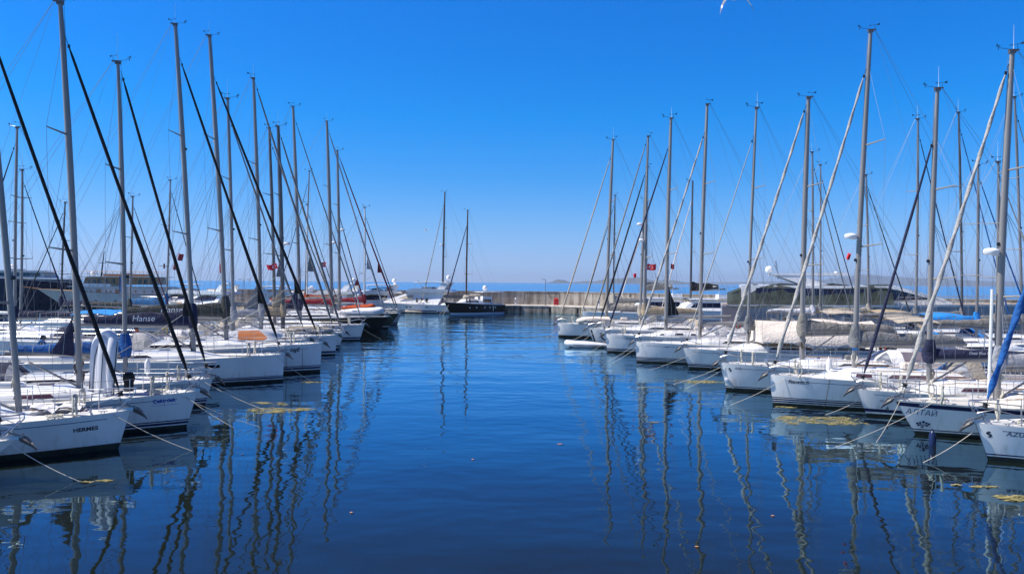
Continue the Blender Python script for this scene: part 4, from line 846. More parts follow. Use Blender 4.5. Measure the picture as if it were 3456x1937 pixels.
# loose white cloth on foredeck
b = MB(); rows = []
for i in range(9):
    rows.append([(i * .18 - .7, j * .16 - .5, .05 + .08 * math.sin(i * 1.3 + j) * math.cos(j * .9) + .05 * math.sin(i * 2.7)) for j in range(7)])
b.grid(rows); b.grid([[(x, y, z - .02) for x, y, z in r_] for r_ in rows], flip=True)
o = b.build('white_sheet', 'c_white', None, loc=to_world(b1, (-1.75, .3, b1['h'].zs(.17) + .12))); o.rotation_euler = (0, 0, b1['rot']); tag(o, 'crumpled white cloth lying on the foredeck of the yacht HERMES', 'cloth')
def paddleboard(loc, rz, tilt, label):
    root = empty('paddleboard', loc, rz, label, 'paddleboard'); root.rotation_euler = (tilt, 0, rz); L, W = 3.3, .82
    def out(k, s_, z): 
        pts = []
        for i in range(28):
            a = 2 * math.pi * i / 28; c, q = math.cos(a), math.sin(a); pts.append((L / 2 * (abs(c) ** .75) * (1 if c > 0 else -1) * s_, W / 2 * (abs(q) ** .8) * (1 if q > 0 else -1) * s_ ** .3, z + .08 * (c ** 4) * (c > 0)))
        return pts
    b = MB(); rows = [out(0, .97, -.07), out(0, 1, -.03), out(0, 1, .03), out(0, .97, .07)]; b.grid(rows, True); b.poly(rows[-1]); b.poly(rows[0][::-1]); b.build('board', 'white', root, ang=50)
    b = MB(); b.prism([(-.95, -.30, .068), (.55, -.33, .068), (.75, -.2, .072), (.75, .2, .072), (.55, .33, .068), (-.95, .30, .068)], (0, 0, .012)); b.build('deck_pad', 'orange', root)
    b = MB(); b.tube([(.85, -.2, .085), (1.3, .2, .10), (.85, .2, .085), (1.3, -.2, .10)], .012, 4); b.build('deck_cord', 'black', root)
    b = MB(); b.lathe([(0, .02), (.04, .018), (.04, 0)], 8, c=(1.42, 0, .10)); b.build('valve', 'red', root)
    return root
paddleboard(to_world(b6, (-2.9, -1.55, b6['h'].zs(.25) + .45)), b6['rot'], R(62), 'white paddleboard with orange deck pad leaning on the rail of a white yacht')
# wrapped dinghy and orange dinghy on the yacht beside the dark bows
p = to_world(b10, (-1.9, -1.0, b10['h'].zs(.2) + .55)); inflatable('covered_dinghy', 4.2, 1.5, .36, p, (R(8), 0, b10['rot']), 'lavender white covered dinghy on the deck of the black hulled yacht', 'dinghy', cols=('c_white', 'c_white', 'c_white'))
p = to_world(b11, (-3.2, -.9, b11['h'].zs(.2) + .65)); inflatable('rescue_dinghy', 3.4, 1.5, .30, p, (R(6), 0, b11['rot']), 'orange and white dinghy on the deck behind the lavender covered dinghy', 'dinghy', cols=('c_orange', 'white', 'c_orange'))
p = to_world(r11, (-3.4, .7, r11['h'].zs(.2) + .42)); inflatable('folded_dinghy', 3.2, 1.5, .24, p, (R(180), 0, r11['rot']), 'upturned cream dinghy on the foredeck of the farthest right hand yacht', 'dinghy', cols=('c_cream', 'c_cream', 'c_tan'))
p = to_world(b8, (-2.2, -.6, b8['h'].zs(.2) + .30)); inflatable('folded_dinghy', 3.4, 1.3, .22, p, (R(180), 0, b8['rot']), 'upturned beige dinghy on a white foredeck by the large plumb bow', 'dinghy', cols=('c_beige', 'c_taupe', 'c_tan'))
inflatable('inflatable_tender', 3.3, 1.6, .24, (6.1, 61.3, .20), (0, 0, R(176)), 'pale grey inflatable tender floating between two right hand bows', 'tender', cols=('pvc', 'pvcgrey', 'rubber'))
inflatable('inflatable_tender', 2.6, 1.4, .20, (-16.2, 124.9, .18), (0, 0, R(186)), 'small tender floating at the bow of the white sloop by the sea wall', 'tender', cols=('c_beige', 'pvcgrey', 'rubber'))
# red outboard brackets and dark covered bundle behind the tent awning
# fenders
def fender(bt, x, z, label, navy=False, up=False, off=.12):
    h = bt['h']; q = h.surf(x, max(.1, z), bt['side'], off); root = inst('fender', P['fender_navy' if navy else 'fender'], None, to_world(bt, q)); root['label'] = label; root['category'] = 'fender'; return root
fender(r5, -.28, .1, 'white fender hanging at the bow of the yacht Lilly near the water').rotation_euler = (R(10), R(-38), 0)
f_ = fender(r4, -3.9, 1.2, 'upright white fender standing between the decks of Seawitch and the yacht beyond'); f_.location = to_world(r4, (-2.75, -1.1, 1.22))
f_ = fender(b3, -2.6, .9, 'white fender standing on the foredeck of the yacht AMOS BLEU'); f_.location = to_world(b3, (-2.4, .9, 1.15))
fender(r1, -.9, .05, 'navy fender in the water under the bow of the yacht AZUL', navy=True, off=-.35).location = (13.75, 24.6, -.25)
fender(r6, -4.2, .25, 'white fender hanging along the tented white yacht'); fender(r7, -6.6, .35, 'white fender hanging along the side of the yacht with three waterline stripes')
# white buoy on rail of the yacht with navy cover
o = MB().lathe([(0, 0), (.13, .01), (.19, .08), (.19, .2), (.13, .27), (0, .29)], 14).build('buoy', 'white', None, loc=to_world(r3, (-1.25, .55, 1.08))); tag(o, 'round white buoy on the foredeck of the yacht with the dark blue furled sail', 'buoy')
def rope_heap(loc, label, s=1.0):
    b = MB(); rnd = random.Random(int(loc[0] * 31)); pts = []
    for k in range(46): a = k * .62; rr = (.16 + .10 * math.sin(k * .37)) * s; pts.append((rr * math.cos(a) * 1.5, rr * math.sin(a), .03 + .05 * s * abs(math.sin(k * .8)) + rnd.uniform(0, .04)))
    b.tube(pts, .016, 5); tag(b.build('rope_heap', 'rope', None, loc=loc), label, 'rope')
rope_heap(to_world(r1, (-1.05, .25, 1.10)), 'heap of pale rope on the foredeck of the yacht AZUL', 1.2)
rope_heap(to_world(b2, (-.9, -.3, 1.30)), 'coiled rope on the foredeck of the yacht with the upright dinghy', .9)
rope_heap(to_world(r2, (-.7, .2, 1.22)), 'small rope pile on the bow of the yacht ALTAI', .7)
rope_heap(to_world(b1, (-1.55, -.75, 1.16)), 'small rope pile on the foredeck edge of the yacht HERMES', .7)

# ------------------------------------------------------------------ mooring lines
def mooring(k, x0, yoff, zoff, end, label, r=.011, sag=.10):
    r *= .74; bt = B_[k]; h = bt['h']; a = to_world(bt, (x0, yoff * (h.y(h.t_at(x0, .9), .9)), h.zs(h.t_at(x0, 1)) + zoff)); e = Vector((end[0], end[1], -.12))
    b = MB(); b.tube([a.lerp(e, u / 8) - a - Vector((0, 0, sag * 4 * (u / 8) * (1 - u / 8))) for u in range(9)], r, 6); o = b.build('mooring_line', 'rope', None, loc=a); tag(o, label, 'rope', 'mooring lines running from the bows into the water')
mooring('bow0', 1.0, 0, -.05, (-10.8, 19.44), 'pale mooring line from the bow at the left edge ending in brown weed', .014)
mooring('hermes', -.15, -1, -.03, (-9.35, 22.98), 'pale mooring line running down from the bow of HERMES', .013)
mooring('cek', -.25, -1, -.04, (-8.57, 26.88), 'pale mooring line running from the bow with blue lettering, the farther of its pair', .012)
mooring('cek', -.05, -1, -.10, (-8.96, 25.9), 'pale mooring line running from the bow with blue lettering, the nearer of its pair', .012)
mooring('amos', .1, 0, -.06, (-9.82, 31.23), 'mooring line from the bow of AMOS BLEU into yellow weed, upper of two', .012)
mooring('amos', -.1, -1, -.08, (-9.40, 30.2), 'mooring line from the bow of AMOS BLEU, lower of two', .012)
mooring('bigone', -.35, -1, -.04, (-10.21, 39.29), 'mooring line from the plumb bow with the black hull window', .012)
mooring('bige', -1.3, -1, -.08, (-9.58, 44.97), 'mooring line from the bow lettered bigE', .013)
mooring('F', -.3, -1, -.05, (-10.68, 53.26), 'mooring line from the bow with the single broad blue stripe', .014)
mooring('H', -.2, -1, -.06, (-11.6, 68.5), 'mooring line from the white bow beside the black hull', .016)
mooring('green', .9, 0, -.1, (-11.6, 83.5), 'mooring line from the dark green bow, nearer one', .018)
mooring('green', 1.1, 0, .0, (-10.6, 86.0), 'mooring line from the dark green bow, farther one', .018)
mooring('azul', .2, 0, -.08, (11.81, 22.13), 'pale mooring line from the bow of AZUL into the water', .013)
mooring('altai', -.35, 1, -.0, (9.74, 23.86), 'long pale mooring line from the bow of ALTAI crossing the dark water', .012)
mooring('altai', .5, 0, .05, (11.9, 24.8), 'short mooring line from the anchor roller of ALTAI', .010)
mooring('deep', .1, 0, -.3, (12.82 - .6, 30.80 - .5), 'mooring line from the bow of the yacht with the dark blue furled sail', .012)
mooring('seaw', -.55, 1, -.02, (9.14, 32.53), 'pale mooring line from the bow of Seawitch', .012)
mooring('lilly', -.1, 1, -.08, (8.40, 37.6), 'mooring line from the bow of Lilly, nearer one of the pair', .012)
mooring('lilly', -.1, -1, -.08, (8.1, 39.3), 'mooring line from the bow of Lilly, farther one of the pair', .012)
mooring('g', -.6, 1, -.03, (7.86, 45.29), 'mooring line from the bow of the tented yacht', .013)
mooring('f', -.35, 1, -.05, (6.28, 48.97), 'mooring line from the plumb bow with three stripes, nearer one', .014)
mooring('f', .0, 1, -.1, (6.03, 49.93), 'mooring line from the plumb bow with three stripes, farther one', .014)
mooring('e', -.4, 1, -.05, (5.44, 55.76), 'mooring line from the bow with the winged emblem', .015)
mooring('d', -.3, 1, -.05, (4.8, 62.0), 'mooring line from the mermaid bow, nearer one', .016)
mooring('d', .1, 0, -.1, (4.51, 66.0), 'mooring line from the mermaid bow, farther one', .016)
mooring('a', -.4, 1, -.05, (3.0, 70.4), 'mooring line from the farthest right hand bow', .017)
# ================================================================== boats of the rows behind
def second(name, mastX, Y, hd, L, H, lean, label, yaw=0, J=4.0, **kw):
    bowX = mastX + J * hd
    g = 'yachts of the rows behind'
    d = dict(stay=H * .93, detail=0, dodger='c_grey', cover='c_grey', cover_h=.5, sprl=1.2, mr_=.10, cove=False, style='single'); d.update(kw)
    return sailboat('sailing_yacht', bowX, Y, yaw, hd, L, L * .32, 1.3, 1.15, .4, J, H, -lean * hd, label, g, **d)
S_ = {}
S_['s1'] = second('a', -32.9, 50, -1, 11.5, 15.2, .1, 'white yacht with bright blue bimini behind the first row at the far left', bimini='c_sky', dodger='c_navy', cover='c_navy', staycol='c_black')
S_['s2'] = second('b', -37.1, 57, 1, 11.0, 13.4, .1, 'white yacht with bare white boom behind the first row at the far left', cover=None, boom='mastwhite', dodger='c_black', staycol='c_navy')
S_['s3'] = second('c', -45.4, 76, -1, 12, 12.9, .4, 'white yacht with dark navy sail cover near the white and varnished classic motor yacht', cover='c_navy', dodger='c_navy', mast='aludark')
S_['s4'] = second('d', -36.5, 72, 1, 12, 13.1, .3, 'white yacht with dark red furled sail below the varnished deckhouse', staycol='c_dred', cover='c_olive', dodger='c_grey')
S_['s5'] = second('e', -36.2, 79, 1, 13, 15.6, .4, 'white yacht with blue tarpaulin over its boom in front of the left motor yachts', cover='c_tarp', cover_h=.9, dodger='c_tarp', awning=None)
S_['s6'] = second('f', -28.5, 104, -1, 12, 20.3, .5, 'tall masted white yacht near the orange sail cover', cover='c_orange', cover_h=.7, dodger='c_black')
S_['s7'] = second('g', -25.0, 92, 1, 12, 14.5, 0, 'white yacht with broad orange sail cover in the back of the left side', mast='mastwhite', cover='c_orange', cover_h=.7, dodger='c_grey')
S_['s8'] = second('h', -17.8, 91, 1, 11.5, 14.1, 0, 'grey hulled yacht with crimson sail cover at the inner end of the left side', body='greyhull', mast='mastwhite', cover='c_red', cover_h=.7, dodger='c_navy', stay=13.0)
S_['s9'] = second('i', -19.0, 60.6, 1, 12.5, 17.4, -.55, 'white yacht whose dark mast stands right beside another dark mast', J=5.2, mast='aludark', mr_=.13, cover='c_tan', dodger='c_beige', staycol='c_taupe')
S_['t1'] = second('j', 32.1, 60, 1, 12, 18.4, .0, 'second row yacht with dark blue furled sail sloping to the right', cover='c_grey', staycol='c_navy', dodger='c_taupe', bimini='c_beige')
S_['t2'] = second('k', 37.0, 62, 1, 12, 19.4, -.5, 'second row yacht with bright blue furled sail sloping to the right', staycol='c_blue', dodger='c_tan', bimini='c_tan', mast='aludark')
S_['t3'] = second('l', 37.9, 56, 1, 12, 19.2, -.8, 'second row yacht with pale furled sail at the right edge', staycol='c_beige', dodger='c_sky', bimini='c_sky')
S_['t4'] = second('m', 33.1, 70, 1, 11.5, 15.4, -.4, 'second row yacht with near black furled sail behind the mast of Seawitch', staycol='c_black', cover='c_beige')
S_['t5'] = second('n', 27.3, 68.5, 1, 11, 17.2, -.2, 'second row yacht with a white sail bundle on its mast below the netted superyacht', staycol='c_grey', J=3.6, cover='c_white')
S_['t6'] = second('o', 30.4, 74.5, 1, 11, 17.0, -.1, 'second row yacht close to the hull of the netted superyacht', staycol='c_navy', mr_=.08)
S_['t7'] = second('p', 14.0, 104, -1, 12, 17.3, .1, 'sloop with beige covers lying between the right row and the sea wall', cover='c_beige', cover_h=.8, mast='aludark')
# filling yachts whose masts stand outside the frame or behind nearer masts
S_['u1'] = second('q', 30.5, 47.5, 1, 11.5, 13.0, 0, 'second row yacht with beige bimini and sprayhood behind the yacht ALTAI', cover='c_taupe', bimini='c_beige', dodger='c_cream', J=4.2, staycol='c_sail')
S_['u2'] = second('r', 32.0, 52.0, 1, 11.0, 13.5, 0, 'second row yacht with blue tarpaulins behind the navy sail cover', cover='c_sky', bimini='c_taupe', dodger='c_sky', J=4.0, staycol='c_blue')

# ------------------------------------------------------------------ sloop and black ketch-hulled cruiser by the wall
B_['sloop'] = k1 = sailboat('sailing_yacht', -15.1, 126.3, -4, -1, 12.0, 4.0, 1.45, 1.25, .15, 3.5, 20.2, .25,
    'white sloop in front of the sea wall beside the motor yacht with beige windscreen', 'yachts lying in front of the sea wall', detail=1, stay=18.4, style='single', cover='c_grey', dodger='c_grey', staycol='c_sail', stayr=.10, mast='aludark', mr_=.16, radar=(11.4,), sprl=1.5, cove=False, spr=(.42, .68))
B_['cruiser'] = k2 = sailboat('sailing_yacht', -9.9, 122.3, -40, -1, 10.2, 3.9, 2.0, 1.45, 1.3, 3.1, 17.0, .2,
    'black hulled cruising yacht with white waterline stripe and hard roof before the sea wall', 'yachts lying in front of the sea wall', detail=1, body='blackhull', style='white', scol='white', stay=14.6, cover=None, boom=False, dodger=None, staycol='c_navy', stayr=.12, mast='mastwood', mr_=.15, roofh=.75, wins=((.3, .5),), cove=False, roof0=.2, spr=(.28, .62), clew=None)
h = k2['h']; zz = h.zs(.7)
b = MB(); b.prism([(-5.4, -1.15, zz - .1), (-7.6, -1.15, zz - .1), (-7.6, -1.1, zz + 1.25), (-5.7, -1.1, zz + 1.35)], (0, 2.3, 0)); wh = b.build('wheelhouse', 'white', k2['root'])
for sg in (1, -1): b = MB(); b.prism([(-5.7, sg * 1.165, zz + .35), (-7.4, sg * 1.165, zz + .35), (-7.4, sg * 1.165, zz + 1.1), (-5.85, sg * 1.165, zz + 1.15)], (0, sg * .02, 0)); b.build('wheelhouse_window', 'glass', wh)
b = MB(); b.box((-7.7, 0, zz + 2.05), (4.3, 2.9, .10)); b.build('hard_roof', 'white', k2['root'])
b = MB()
for x in (-5.8, -9.6):
    for y in (1.35, -1.35): b.tube([(x, y, zz), (x, y, zz + 2.05)], .03, 5)
b.build('roof_posts', 'steel', k2['root'])
inst('satellite_dome', P['satdome'], k2['root'], (-7.0, 0, zz + 2.6), scl=(1.0, 1.0, 1.1))
for x in (-2.8, -4.0, -5.6, -6.6, -7.8):
    for sg in (1, -1):
        q = h.surf(x, 1.05, sg, .0); b = MB(); b.lathe([(0, .03), (.10, .03), (.14, .05), (.17, .0)], 10, c=tuple(q), axis='y'); b.build('porthole', 'steel', k2['hull'])
for x in (-2.3, -2.9): 
    b = MB(); b.lathe([(0, 0), (.12, .02), (.13, .5), (.10, .62), (0, .66)], 8, c=(x, k2['side'] * 1.25, h.zs(.2))); b.build('jerry_can', 'c_black', k2['root'])
b = MB(); stuffed(b, (-2.6, 0, zz + 1.05), (-6.0, 0, zz + 1.35), .55, .4, .55, 11); b.build('sail_cover', 'c_beige', k2['root'])
for k, (x, y, e) in enumerate([(-19.5, 125.2, k1), (-11.6, 119.6, k2), (-10.9, 118.6, k2)]):
    a = to_world(e, (.1, 0, e['h'].fb - .05)); b = MB(); wire(b, (0, 0, 0), Vector((x, y, -.1)) - a, .022, 5, .1); tag(b.build('mooring_line', 'rope', None, loc=a), ['mooring line going left from the white sloop by the wall', 'mooring line from the black cruising yacht, left one', 'mooring line from the black cruising yacht, right one'][k], 'rope', 'mooring lines running from the bows into the water')

# ------------------------------------------------------------------ motor yachts
def house(parent, h, name, pts, w0, w1, gap=.5, mat='gel', windows=(), wmat='glass', front=None):
    zs_ = [z for _, z in pts]; z0, z1 = min(zs_), max(zs_)
    def wd(x, z):
        t = min(1, max(0, -x / h.L)); lim = h.y(t, h.zs(t)) - gap
        return max(.15, min(lerp(w0, w1, (z - z0) / (z1 - z0 + 1e-6)), lim + (z - z0) * -.05))
    L_ = [(x, wd(x, z), z) for x, z in pts]; R_ = [(x, -y, z) for x, y, z in L_]
    mid = [(x, 0, z + .04 * (z1 - z0) * (1 if z > z0 + .1 else 0)) for x, y, z in L_]
    b = MB(); n = len(pts)
    b.poly(L_); b.poly(R_[::-1])
    for i in range(n):
        j = (i + 1) % n; b.poly([L_[i], L_[j], mid[j], mid[i]]); b.poly([mid[i], mid[j], R_[j], R_[i]])
    o = b.build(name, mat, parent, ang=30)
    for wp in windows:
        for sg in (1, -1):
            b = MB(); q = [(x, sg * (wd(x, z) + .02), z) for x, z in wp]; b.poly(q if sg < 0 else q[::-1]); b.build('window', wmat, o, smooth=False)
    if front:
        (xa, za), (xb, zb) = front; wa, wb_ = wd(xa, za) - .18, wd(xb, zb) - .18
        nx, nz = (zb - za), -(xb - xa); ln = math.hypot(nx, nz); nx, nz = nx / ln * .03, nz / ln * .03
        if nx < 0: nx, nz = -nx, -nz
        b = MB(); b.poly([(xa + nx, -wa, za + nz), (xa + nx, 0, za + nz + .05), (xa + nx, wa, za + nz), (xb + nx, wb_, zb + nz), (xb + nx, 0, zb + nz + .05), (xb + nx, -wb_, zb + nz)]); b.build('windscreen', wmat, o, smooth=False)
    return o
def rail(parent, h, t0, t1, n, hgt=.75, inset=.12, nm='guard_rail', r=.02):
    b = MB()
    for sg in (1, -1):
        pp = []
        for i in range(n):
            t = lerp(t0, t1, i / (n - 1)); z = h.zs(t); p = Vector((h.x(t, z), sg * (h.y(t, z) - inset), z)); b.tube([p, p + Vector((0, 0, hgt))], r, 4); pp.append(p + Vector((0, 0, hgt)))
        b.tube(pp, r * 1.2, 4); b.tube([p - Vector((0, 0, hgt * .5)) for p in pp], r * .7, 4)
    b.build(nm, 'steel', parent)
def motor_yacht(X, Y, rotdeg, L, B, fb, label, kind=0, body='gel', dome=True, arch=True, cover=None, hardtop=True):
    root = empty('motor_yacht', (X, Y, 0), R(rotdeg), label, 'motor yacht', 'motor yachts moored by the wall')
    h = Hull(L, B, fb, fb * .72, fb * .75, full=1.25, flare=1.5, stern=.92); hull = make_hull(h, root, body, 'single', 'navy'); make_deck(h, root, 'deck', 'teak', cockpit=None)
    d = h.zs(.5) - .05; s = L / 16.0
    house(root, h, 'saloon', [(-.24 * L, d + .25), (-.33 * L, d + .85 * s), (-.50 * L, d + 1.75 * s), (-.62 * L, d + 2.0 * s), (-.86 * L, d + 1.95 * s), (-.80 * L, d - .1), (-.30 * L, d - .1)], B * .43, B * .20, .30, 'gel',
          windows=[[(-.42 * L, d + .85 * s), (-.52 * L, d + 1.5 * s), (-.60 * L, d + 1.65 * s), (-.78 * L, d + 1.5 * s), (-.76 * L, d + .9 * s), (-.5 * L, d + .7 * s)]] if kind != 2 else
          [[(-.40 * L, d + .8 * s), (-.47 * L, d + 1.3 * s), (-.55 * L, d + 1.4 * s), (-.55 * L, d + .8 * s)]], wmat='glass' if cover is None else cover, front=((-.345 * L, d + .95 * s), (-.495 * L, d + 1.70 * s)))
    fz = d + 1.9 * s
    house(root, h, 'flybridge', [(-.46 * L, fz - .15), (-.52 * L, fz + .45 * s), (-.60 * L, fz + .55 * s), (-.92 * L, fz + .35 * s), (-.94 * L, fz), (-.60 * L, fz - .1)], B * .36, B * .38, .35, 'gel')
    b = MB(); b.box((-.68 * L, 0, fz + .58 * s), (1.6 * s, B * .5, .3 * s)); b.box((-.80 * L, .3, fz + .5 * s), (1.0 * s, B * .4, .35 * s)); b.build('flybridge_seats', 'c_cream', root)
    if arch:
        b = MB()
        for sg in (1, -1): b.prism([(-.78 * L, sg * B * .36, fz + .3 * s), (-.86 * L, sg * B * .36, fz + .3 * s), (-.90 * L, sg * B * .33, fz + 1.35 * s), (-.84 * L, sg * B * .33, fz + 1.45 * s)], (0, -sg * .14, 0))
        b.box((-.87 * L, 0, fz + 1.42 * s), (.08 * L, B * .67, .12)); b.build('radar_arch', 'gel', root)
        inst('radar_dome', P['radar'], root, (-.87 * L, .5, fz + 1.65 * s))
    if hardtop:
        rows = []
        for i in range(6): u = i / 5; rows.append([(lerp(-.55 * L, -.88 * L, u), B * .36 * c, fz + 1.48 * s + .12 * math.sin(math.pi * u) - .1 * c * c) for c in (-1, -.5, 0, .5, 1)])
        b = MB(); b.grid(rows); b.grid([[(p[0], p[1], p[2] - .08) for p in r_] for r_ in rows], flip=True); b.build('hardtop', 'gel', root, ang=60)
        b = MB()
        for sg in (1, -1): b.tube([(-.58 * L, sg * B * .33, fz + .4 * s), (-.56 * L, sg * B * .34, fz + 1.4 * s)], .03, 5)
        b.build('hardtop_posts', 'steel', root)
    if dome: inst('satellite_dome', P['satdome'], root, (-.87 * L, -.3, fz + 2.15 * s), scl=(.9, .9, .95))
    rail(root, h, .02, .62, 12, .7)
    for sg in (1, -1):
        for x in (-.35, -.50, -.54, -.70): 
            q = h.surf(x * L, h.zs(.5) * .66, sg, .012); b = MB(); b.poly([(q.x + .22, q.y, q.z - .09), (q.x - .22, q.y, q.z - .09), (q.x - .22, q.y, q.z + .09), (q.x + .22, q.y, q.z + .09)] if sg < 0 else [(q.x - .22, q.y, q.z - .09), (q.x + .22, q.y, q.z - .09), (q.x + .22, q.y, q.z + .09), (q.x - .22, q.y, q.z + .09)]); b.build('hull_window', 'glass', hull, smooth=False)
    return root, h
mA, hA = motor_yacht(-25.8, 130.0, 170, 17.5, 4.9, 1.85, 'white motor yacht with beige windscreen cover and tall satellite dome by the sea wall', kind=2, cover='c_beige')
d = hA.zs(.5)
for i in range(3):
    for sg in (1, -1):
        b = MB(); x = -10.4 - i * .85; b.poly([(x + .22 * math.cos(a), sg * (1.93), d + .62 + .42 * math.sin(a)) for a in [2 * math.pi * k / 14 for k in range(14)]][::-sg]); b.build('oval_window', 'glass', mA, smooth=False)
b = MB(); rows = [[(-1.6 - 1.9 * u / 6 * 2.2, y, d + 2.35 + .35 * math.sin(math.pi * u / 6) - .05 * abs(y)) for y in (-1.3, -.6, 0, .6, 1.3)] for u in range(7)]
b.grid(rows); b.grid([[(p[0], p[1], p[2] - .04) for p in r_] for r_ in rows], flip=True); cb = b.build('bimini', 'c_navy', mA, ang=60)
b = MB()
for sg in (1, -1): b.tube([(-4.0, sg * 1.2, d + .5), (-2.2, sg * 1.25, d + 2.45)], .025, 4); b.tube([(-4.0, sg * 1.2, d + .5), (-5.6, sg * 1.25, d + 2.45)], .025, 4)
b.build('bimini_frame', 'steel', cb)
for i, (x, y, rz, L_, lb, kd) in enumerate([(-62.5, 128, 155, 15, 'white motor yacht with long sloping roof next to the varnished deckhouse', 0), (-54.5, 122, 150, 15, 'white motor yacht with large dark oval side window', 0),
        (-44.5, 124, 205, 13, 'white motor yacht with open radar arch beside the grey lamp post', 1), (-38.5, 127, 160, 15.5, 'white flybridge motor yacht behind the crimson sail cover', 0),
        (-33.0, 126, 200, 15.5, 'white motor yacht with high hard roof left of the tall grey masts', 0), (-27.5, 121, 20, 14, 'white and dark motor yacht at the end of the motor yachts near the wall', 0)]):
    motor_yacht(x, y, rz, L_, L_ * .3, 1.7, lb, kind=kd, dome=i in (3, 4), hardtop=i in (0, 4, 5), arch=i != 0)

# ------------------------------------------------------------------ catamarans near the wall
def catamaran(X, Y, rotdeg, mastH, mastx, label, stay):
    root = empty('catamaran', (X, Y, 0), R(rotdeg), label, 'catamaran', 'catamarans near the sea wall'); L = 12.5
    for sg in (1, -1):
        hh = Hull(L, 1.7, 1.75, 1.6, .2, full=.9); o = make_hull(hh, root, 'gel', 'single', 'stripe'); o.location.y = sg * 2.6
        b = MB(); rows = [[(hh.x(t, 1.7), f * hh.bd(t), hh.zs(t)) for f in (-1, 0, 1)] for t in TS]; b.grid(rows); dk = b.build('deck', 'deck', root); dk.location.y = sg * 2.6
    b = MB(); b.box((-7.2, 0, 1.35), (9.0, 3.8, .5)); b.build('bridge_deck', 'gel', root)
    hw = Hull(L, 7, 1.7, 1.6, .2, full=3)
    house(root, hw, 'cabin', [(-2.9, 1.55), (-3.5, 2.35), (-4.6, 2.95), (-9.2, 3.0), (-9.2, 1.55)], 2.5, 2.1, .2, 'gel', windows=[[(-3.9, 2.0), (-4.5, 2.6), (-8.8, 2.65), (-8.8, 2.0)]], front=((-3.3, 2.0), (-4.2, 2.75)))
    rows = [[(x, 2.4 * c, 3.08 + .12 * (1 - c * c)) for c in (-1, -.8, 0, .8, 1)] for x in (-3.9, -6, -9, -11.6)]
    b = MB(); b.grid(rows); b.grid([[(p[0], p[1], p[2] - .12) for p in r_] for r_ in rows], flip=True); b.build('coach_top', 'gel', root)
    b = MB()
    for y in (2.1, -2.1): b.tube([(-11.4, y, 1.6), (-11.4, y, 3.0)], .06, 6)
    b.build('roof_posts', 'gel', root)
    b = MB(); b.box((-8.6, .8, 3.5), (1.4, 1.6, .55)); b.build('helm_seat', 'white', root)
    b = MB(); b.box((-8.9, .3, 4.85), (2.8, 2.6, .08)); b.tube([(-8, 1.4, 3.1), (-8, 1.4, 4.8)], .03, 4); b.tube([(-9.8, -.8, 3.1), (-9.8, -.8, 4.8)], .03, 4); b.build('helm_bimini', 'c_white' , root)
    b = MB(); b.tube([(mastx, 0, 3.0), (mastx - .15, 0, mastH)], [.13, .09], 8, ell=1.3); ms = b.build('mast', 'aludark', root)
    b = MB(); b.tube([(mastx, 0, 4.2), (mastx - 4.8, 0, 4.5)], .10, 7); bo = b.build('boom', 'alu', root)
    b = MB(); stuffed(b, (mastx - .05, 0, 4.35), (mastx - 3.9, 0, 4.6), 1.15, .5, .22, 5 + int(X)); b.build('sail_cover', 'c_taupe' if X < 20 else 'c_black', bo)
    rg = MB()
    for f in (.4, .68):
        z = lerp(3, mastH, f)
        for sg in (1, -1): rg.tube([(mastx, 0, z), (mastx - .3, sg * 1.2, z)], .03, 4)
    for sg in (1, -1):
        wire(rg, (mastx - .8, sg * 3.2, 1.7), (mastx - .3, sg * 1.2, lerp(3, mastH, .4)), .009); wire(rg, (mastx - .3, sg * 1.2, lerp(3, mastH, .4)), (mastx - .1, 0, mastH * .9), .009)
    rg.build('rigging', 'wire', root)
    b = MB(); b.tube([(-.6, 0, 2.0), (mastx * .55, 0, mastH * .48), (mastx, 0, stay)], [.05, .09, .05], 7); b.build('furled_genoa', 'c_cream', root)
    inst('anemometer', P['anemometer'], ms, (mastx, 0, mastH), scl=(1.5, 1.5, 1.5))
    return root
catamaran(14.6, 107.5, 181, 17.2, -4.4, 'white catamaran with taupe sail cover moored before the sea wall', 14)
catamaran(20.0, 103.5, 181, 19.3, -4.5, 'white catamaran with black sail cover moored before the sea wall', 16.5)

# ------------------------------------------------------------------ netted superyacht on the right
root = empty('superyacht', (53.0, 77.0, 0), R(-14), 'large white and blue grey superyacht with dark green shade net over its decks', 'superyacht')
h = Hull(30.5, 6.8, 3.5, 3.0, 2.4, full=1.3, flare=1.3, stern=.92); hull = make_hull(h, root, 'greyhull', 'line', 'navy', band='gel', toe='gel'); make_deck(h, root, 'deck', 'teak', cockpit=None)
house(root, h, 'main_deckhouse', [(-6.5, 2.9), (-9.0, 3.9), (-13.0, 5.1), (-28.5, 5.1), (-28.5, 2.9)], 2.9, 2.4, .4, 'gel', windows=[[(-9.6, 3.75), (-13.2, 4.75), (-15.6, 4.8), (-15.6, 3.6)], [(-16.2, 3.6), (-16.2, 4.8), (-27, 4.8), (-27, 3.6)]], front=((-8.6, 3.75), (-12.6, 4.98)))
b = MB(); b.prism([(-17.5, -2.0, 6.15), (-25.0, -2.0, 6.2), (-25.4, -2.0, 6.35), (-17.9, -2.0, 6.5)], (0, 4.0, 0)); b.build('hardtop', 'gel', root)
for sg in (1, -1): b = MB(); b.prism([(-19.0, sg * 1.95, 5.0), (-21.8, sg * 1.95, 5.0), (-25.0, sg * 1.95, 6.2), (-23.0, sg * 1.95, 6.3)], (0, -sg * .2, 0)); b.build('roof_support', 'gel', root)
rows = []
